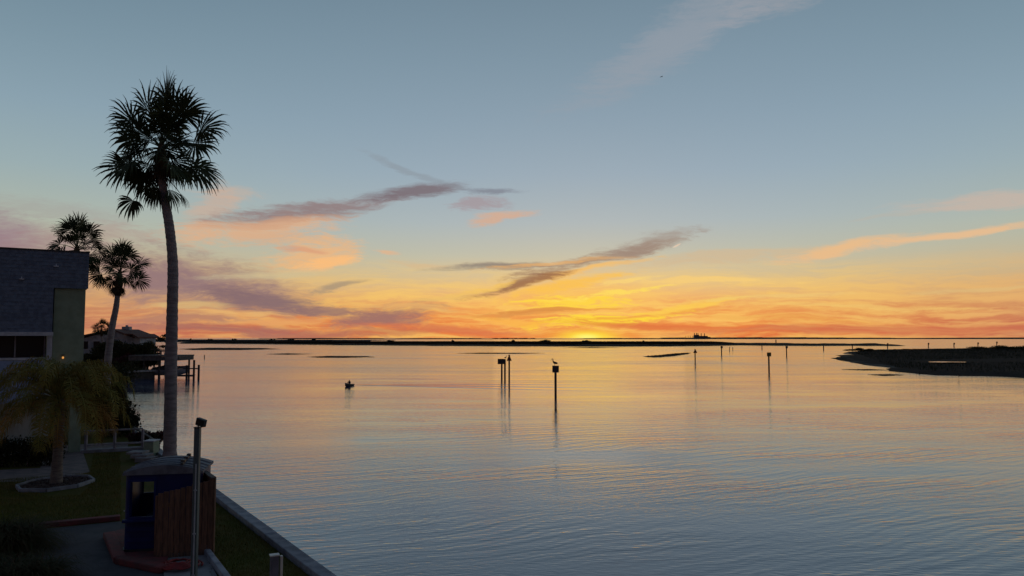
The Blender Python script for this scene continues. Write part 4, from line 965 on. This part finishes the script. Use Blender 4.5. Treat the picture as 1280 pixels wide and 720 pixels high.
# ------------------------------------------------------------------ marsh islands, sandbars, far shores
def terrain(name, poly, z, m, rough=.0, step=None, seed=0, kind='structure', zfun=None, edge=None):
    # a flat-topped landform over a plan outline, with an uneven skin
    P = np.array([(p[0], p[1]) for p in poly]); x0, y0 = P.min(0); x1, y1 = P.max(0)
    r = np.random.default_rng(seed); nx = 160; ny = 60
    gx, gy = np.meshgrid(np.linspace(x0, x1, nx), np.linspace(y0, y1, ny)); ins = inside(gx.ravel(), gy.ravel(), [tuple(p) for p in P]).reshape(ny, nx)
    # distance to outline
    dmin = np.full(gx.shape, 1e9)
    for i in range(len(P)):
        a, b = P[i], P[(i+1) % len(P)]; ab = b-a; t = np.clip(((gx-a[0])*ab[0]+(gy-a[1])*ab[1])/(ab@ab+1e-9), 0, 1)
        dmin = np.minimum(dmin, np.hypot(gx-a[0]-t*ab[0], gy-a[1]-t*ab[1]))
    e = edge or min(x1-x0, y1-y0)*.08; sgn = np.where(ins, dmin, -dmin)
    nz = r.random((ny, nx)); 
    for _ in range(2): nz = (nz+np.roll(nz, 1, 0)+np.roll(nz, 1, 1)+np.roll(nz, -1, 0)+np.roll(nz, -1, 1))/5
    nz = (nz-.5)*4
    h = z*np.clip(sgn/e+nz*.5, -1.2, 1)+np.where(ins, rough*nz, 0)
    V = np.stack([gx.ravel(), gy.ravel(), h.ravel()], 1); i = np.arange(nx*ny).reshape(ny, nx)
    Fq = np.stack([i[:-1, :-1].ravel(), i[:-1, 1:].ravel(), i[1:, 1:].ravel(), i[1:, :-1].ravel()], 1)
    keep = (h.ravel()[Fq] > -.25*z).any(1); o = npmesh(name, V, Fq[keep], m); return tag(o, kind=kind)
gp = lambda z, *a: [(G(x, y, z).x, G(x, y, z).y) for x, y in a]
terrain('marsh_island', gp(.6, (226, 429), (330, 429.2), (420, 430.6), (520, 431.2), (640, 431.8), (760, 432.2), (850, 431.9), (925, 430.8), (1000, 431.4), (1128, 431.4), (1100, 430.0), (1000, 429.6), (930, 428.9), (900, 427.4), (860, 427.2), (640, 427.2), (430, 427.2), (300, 427.4), (226, 427.6)), 1.1, 'marsh', .5, seed=1, edge=14)
ri = terrain('right_island', gp(.3, (1044, 447), (1060, 451.5), (1085, 455.0), (1108, 457.5), (1116, 461), (1135, 464), (1170, 466.5), (1230, 468), (1300, 471), (1420, 476), (1420, 433), (1280, 434), (1180, 435.6), (1110, 436.6), (1080, 437), (1066, 438.6), (1055, 441)), .5, 'mud', .12, seed=2, edge=7)
terrain('beach', gp(.1, (1042, 447.3), (1060, 452.2), (1085, 456.2), (1108, 458.8), (1130, 461), (1100, 453), (1075, 447), (1062, 443)), .22, 'sand', .03, seed=3, edge=3)
# shallow pool on the island: a sheet of water
tag(MB().add([tuple(G(x, y, .80)) for x, y in ((1160, 452.1), (1174, 451.8), (1190, 452.1), (1208, 452.3), (1207, 452.8), (1190, 452.6), (1176, 452.9), (1162, 452.6))], [(0, 1, 2, 3, 4, 5, 6, 7)]).build('pool_water', 'water'), kind='structure')
terrain('sandbar', gp(.1, (803, 445.2), (822, 444.0), (845, 441.6), (864, 440.8), (860, 442.2), (845, 444.6), (828, 446.2), (812, 446.2)), .25, 'mud', .12, seed=4, edge=3)
for i, pts in enumerate([((568, 441.6), (600, 440.8), (650, 441.0), (684, 441.4), (650, 442.2), (600, 442.2)), ((384, 446.0), (410, 444.8), (460, 445.2), (470, 446.4), (430, 447.2), (400, 447.2)),
        ((222, 436.2), (260, 434.6), (330, 435.0), (352, 436.4), (300, 437.6), (240, 437.6)), ((330, 442.6), (360, 441.6), (392, 442.4), (360, 443.4)),
        ((1050, 461.6), (1090, 461.4), (1112, 462.6), (1080, 462.9)), ((1085, 468.2), (1110, 467.6), (1132, 468.6), (1106, 469.8)), ((700, 434.6), (740, 434.0), (780, 434.6), (740, 435.1))]):
    terrain('mudbank', gp(.02, *pts), .045, 'mud', .05, seed=10+i, edge=2.2)
def tufts(name, poly, n, z, h0, h1, wd, m, label):
    return tag(blades(name, [poly], n, z, h0, h1, wd, m, .25), label, 'marsh grass')
tufts('marsh_grass', gp(.6, (236, 428.6), (430, 430.3), (640, 431.4), (850, 431.5), (920, 430.5), (890, 427.8), (640, 427.6), (430, 427.6), (236, 427.9)), 60000, .9, .5, 1.6, .35, 'marsh', 'brown marsh grass covering the long low island')
tufts('marsh_grass', gp(.3, (1080, 446), (1105, 455), (1120, 460), (1170, 464.5), (1300, 468), (1420, 472), (1420, 454), (1215, 454.5), (1160, 455), (1130, 452), (1200, 449.6), (1420, 447), (1420, 434), (1180, 436.5), (1085, 438), (1068, 441)), 60000, .4, .15, .75, .05, 'hedge', 'dark marsh grass covering the island at the right edge')
tufts('marsh_grass', gp(.1, (812, 445.6), (845, 442.3), (862, 441.4), (846, 443.9), (828, 445.5)), 1500, .2, .1, .45, .03, 'hedge', 'thin grass on the small sandbar left of the triangle marker')
tufts('marsh_grass', gp(0, (1145, 468), (1170, 467.2), (1230, 469), (1290, 471.5), (1290, 470.2), (1230, 468), (1170, 466.4)), 1100, 0, .2, .6, .04, 'hedge', 'broken dark grass fringe in the shallows along the island')
# shrub hump at the tip and mangrove clumps on the skyline
def clump(px, by, d, w_, h_, label, n=1500, sz=.3, m='leaf', z0=.7):
    t = thing('mangrove', (X(px, d), d, z0), label, 'shrub', 'mangrove clumps'); r = random.Random(int(px)); mb = MB(); lm = []
    for _ in range(7): x = r.uniform(-.5, .5)*w_; hh_ = h_*(1-.5*(abs(x)*2/w_)**2)*r.uniform(.6, .95); lm.append((x, r.uniform(-1, 1)*w_*.2, hh_*.55, w_*.14, w_*.15, hh_*.45))
    for l in lm: mb.tube([(l[0]*.8, l[1], -.2), l[:3]], [.03*h_, .01*h_], 5)
    mb.build('trunk', 'trunk', t); leaf_crown('crown', lm, n, sz, m, t); return t
clump(1073, 0, 330, 12, 1.7, 'low shrub hump on the tip of the right island', 3000, .16)
clump(1090, 0, 335, 9, 1.3, 'low shrub right of the hump on the island tip', 2000, .14)
clump(1139, 0, 360, 8, 1.0, 'small shrub midway along the back of the right island', 1500, .14)
clump(1245, 0, 390, 26, 2.2, 'broad low thicket near the right edge of the island', 5000, .2)
clump(1290, 0, 380, 26, 2.8, 'taller thicket at the right edge of the picture', 5000, .2)
for px, wpx, h_, lb in ((415, 9, 3.2, 'small mangrove clump far left on the long island'), (488, 12, 3.6, 'paired mangrove clump left of centre on the long island'), (566, 4, 3.6, 'tiny mangrove clump on the skyline left of the wide one'),
        (641, 7, 3.6, 'mangrove clump above the two pile marker'), (683, 18, 4.0, 'widest mangrove clump, left of the setting sun'), (733, 12, 3.4, 'mangrove clump right under the setting sun'), (804, 4, 3.0, 'small mangrove clump between the sun and the power station')):
    clump(px, 0, 1000, wpx*1.03, h_*.95, lb, 900, .5, 'leaf', .8)
def skyline(name, d, x0, x1, hfun, depth, m, seed, n=700):
    r = np.random.default_rng(seed); xs = np.linspace(X(x0, d), X(x1, d), n); k = np.linspace(0, 1, n)
    nz = r.random(n); nz2 = np.interp(np.arange(n), np.arange(0, n, 9), r.random(len(np.arange(0, n, 9)))); h = hfun(k)*(.35+.4*nz2+.35*nz*(nz2 > .5))
    V = np.concatenate([np.stack([xs, np.full(n, d), np.full(n, -1.)], 1), np.stack([xs, np.full(n, d+depth*.1), h], 1), np.stack([xs, np.full(n, d+depth), h*.9], 1)])
    i = np.arange(n-1); Fq = np.concatenate([np.stack([i, i+1, i+1+n, i+n], 1), np.stack([i+n, i+1+n, i+1+2*n, i+2*n], 1)])
    return tag(npmesh(name, V, Fq, m), kind='structure')
skyline('far_shore', 4700, 860, 1500, lambda k: 9.5+2*np.sin(k*9), 900, 'farland', 1)
skyline('far_shore', 4300, 320, 880, lambda k: 6.4+0*k, 600, 'farland', 2, 300)
skyline('far_shore', 1250, -200, 460, lambda k: 4.4-1.2*k, 300, 'farland', 3, 900)
for px, w_ in ((237, 5), (262, 8), (291, 10), (340, 9), (366, 13), (392, 5)): clump(px, 0, 1240, w_*1.25, 4.2, 'mangrove clump on the left shoreline %s' % {237: 'just right of the tall palm trunk', 262: 'right of the palm, second clump', 291: 'right of the palm, third clump', 340: 'before the widest left clump', 366: 'widest on the left shore', 392: 'small one right of the widest left clump'}[px], 700, .6, 'leaf', 2.0)
# power station
ps = thing('power_station', (X(876, 4650), 4650, 3), 'distant power station with tall stacks on the horizon right of the sunset', 'power station')
mb = MB(); s = 4650/F; mb.box((0, 0, 7), (8*s, 20, 9)); mb.box((-6.2*s, 0, 14), (1.6*s, 15, 8)); mb.build('main_block', 'plant', ps)
mb = MB(); mb.box((-4*s, -5, 19), (1.6*s, 10, 3)); mb.build('upper_block', 'plant', ps)
for x, h_ in ((-7.6, 33), (-5.0, 34), (-3.2, 33), (.8, 32), (4.9, 31)): MB().tube([(x*s, 0, 0), (x*s, 0, h_)], [3.0, 2.2], 10).build('chimney', 'plant', ps)
MB().box((10.5*s, 0, 5), (1.4*s, 10, 5)).build('side_shed', 'plant', ps)
for i, px in enumerate((857.5, 860.5, 863.2, 866)):
    t = thing('pylon', (X(px, 4600), 4600, 3), ('farthest left thin pylon beside the power station', 'second thin pylon from the left by the power station', 'third thin pylon from the left by the power station', 'thin pylon closest to the power station')[i], 'pylon', 'pylons left of the power station')
    mb = MB()
    for sx in (-1, 1): mb.tube([(sx*2.2, 0, 0), (0, 0, 17)], .5, 4)
    mb.build('mast', 'plant', t); MB().bar((-4, 0, 13), (4, 0, 13), .6, .6).build('cross_arm', 'plant', t)
